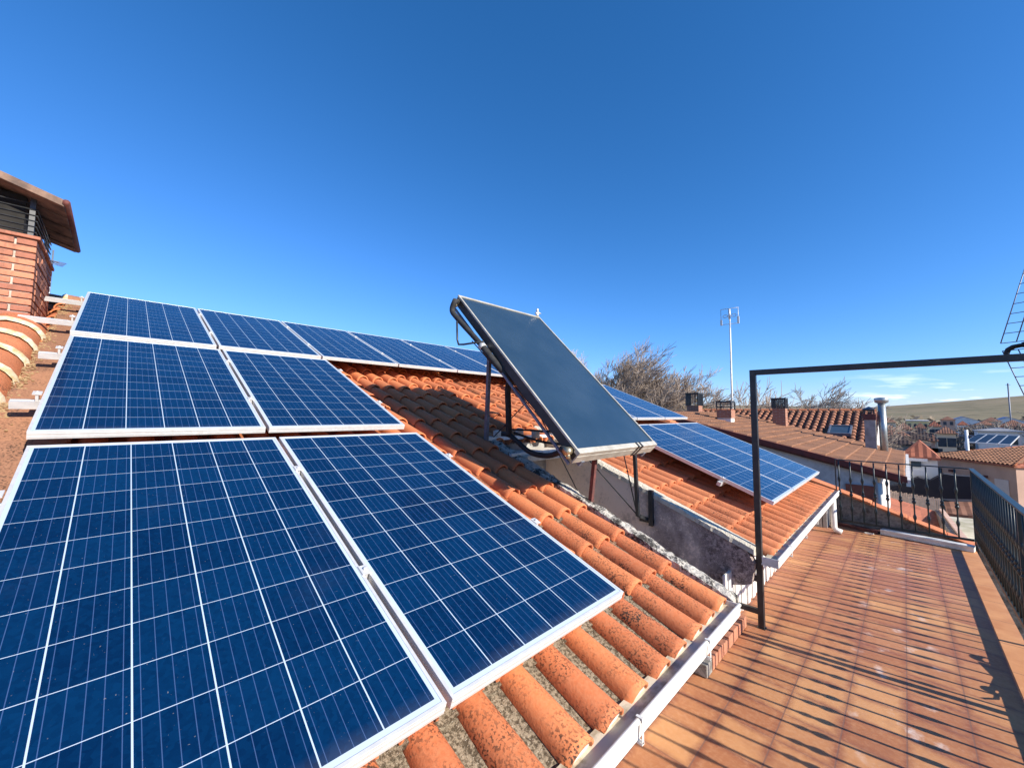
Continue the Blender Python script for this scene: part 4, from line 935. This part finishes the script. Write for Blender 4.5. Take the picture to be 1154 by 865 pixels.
T += [(1018, 476, 90, 22, 1.1, 'pink', 'sheet_brown', 'brown roofed house in front of the yellow block', 2),
     (1066, 480, 80, 26, 1.0, 'cream', 'sheet_brown', 'brown roof half lost among the valley trees, nearest of those', 2),
     (1095, 478, 115, 24, 1.0, 'pink', 'sheet_dark', 'dark brown roof behind the trees over the thermal panels', 2),
     (1012, 483, 60, 26, .8, 'cream', 'sheet_brown', 'light brown roof between the flue and the wide dark grey roof', 1),
     (1110, 474, 150, 26, 1.0, 'concrete', 'sheet_brown', 'long brown roof left of the brown house at the far right', 3),
     (1028, 472, 150, 18, 1.0, 'pink', 'sheet_dark', 'small dark roof right of the yellow block', 2)]
MAT['sheet_dark'] = tiled_sheet('dark_tiles', (.10, .07, .06), (.06, .045, .045))
MAT['sheet_pale'] = simple('pale_sheet', (.34, .34, .34), (.25, .25, .26), .6, .8)
for a in T: town(*a)
yb = thing('apartment_block', 'pale yellow flat roofed block beyond the galvanised flue', 'building')
mb = MB(); mb.box((.2, 130, -9.3), (3.8, 138, .55)); mb.build('wall', simple('yellow_render', (.85, .66, .30), (.75, .58, .27), .5, .9), yb); mb = MB(); mb.box((.1, 129.8, .56), (3.9, 138.2, .75)); mb.build('roof', MAT['far_white'], yb)
for k in range(4): mb = MB(); mb.box((.5+k*.85, 129.94, -.9), (.95+k*.85, 129.99, -.1)); mb.build('window', MAT['glass_dark'], yb)
blue = simple('blue_roof', (.16, .24, .42), (.12, .18, .34), .3, .6)
for i, (x, w_, lb, rf) in enumerate(((17, 12, 'leftmost white industrial shed with blue pitched roof at the foot of the hill', blue), (33, 11, 'second white industrial shed with blue roof at the foot of the hill', blue), (45, 9, 'small white shed with pale roof right of the blue ones', MAT['far_white']), (58, 10, 'grey white shed farther right below the hill', MAT['far_white']), (92, 40, 'very long low pale shed at the right foot of the hill', MAT['far_white']))):
    t = thing('industrial_shed', lb, 'shed', group='sheds at the foot of the hill'); gable(t, x, x+w_, 330, 345, -9.5, -1.0, 1.4 if w_ < 20 else .3, MAT['far_white'], rf, 'y', .3)
# utility poles
for i, (x, y, h, lb) in enumerate(((19, 160, 19, 'thin pole standing above the blue roofed sheds'), (3.0, 42, 5.2, 'thin white pole by the grey gabled roofs'))):
    t = thing('utility_pole', lb, 'pole', (x, y, -8.8 if y > 100 else -4.4)); mb = MB(); mb.tube([(0, 0, 0), (0, 0, h)], .09 if i else .14, 6); mb.build('pole', MAT['far_white'] if i else MAT['grey'], t); mb = MB(); mb.bar((-.4, 0, h-.4), (.4, 0, h-.4), .07); mb.build('crossarm', MAT['grey'], t)
# scrub bands on the plain
mb = MB(); rnd = random.Random(19)
for i in range(9000):
    r = 70+rnd.random()**1.3*330; a = rnd.uniform(-.55, .35); 
    if r < 130 and a < -.02: continue
    x, y = r*sin(a), r*cos(a); z = hill(r, a); s_ = r*.006*rnd.uniform(.5, 1.4); 
    cl = sin(a*60+r*.05)+sin(a*23-r*.11)
    if cl < .1: continue
    for q in range(2):
        th = rnd.uniform(0, pi); p = Vector((x+rnd.gauss(0, s_), y+rnd.gauss(0, s_), z+rnd.random()*s_*3.0)); d = Vector((cos(th), sin(th), rnd.uniform(-.5, .9)))*s_*.7; e = Vector((-sin(th)*.4, cos(th)*.4, .8))*s_*.45
        mb.add([p-d, p+e, p+d, p-e], [(0, 1, 2, 3)])
m = M_('far_scrub', .95, 0, .1); m.color(m.mix(m.island(), (.10, .085, .06), (.23, .185, .14)))
tag(mb.build('scrub', m.m), 'dull brown scrub and tree belts spread over the plain below the hill', 'scrub', kind='stuff')
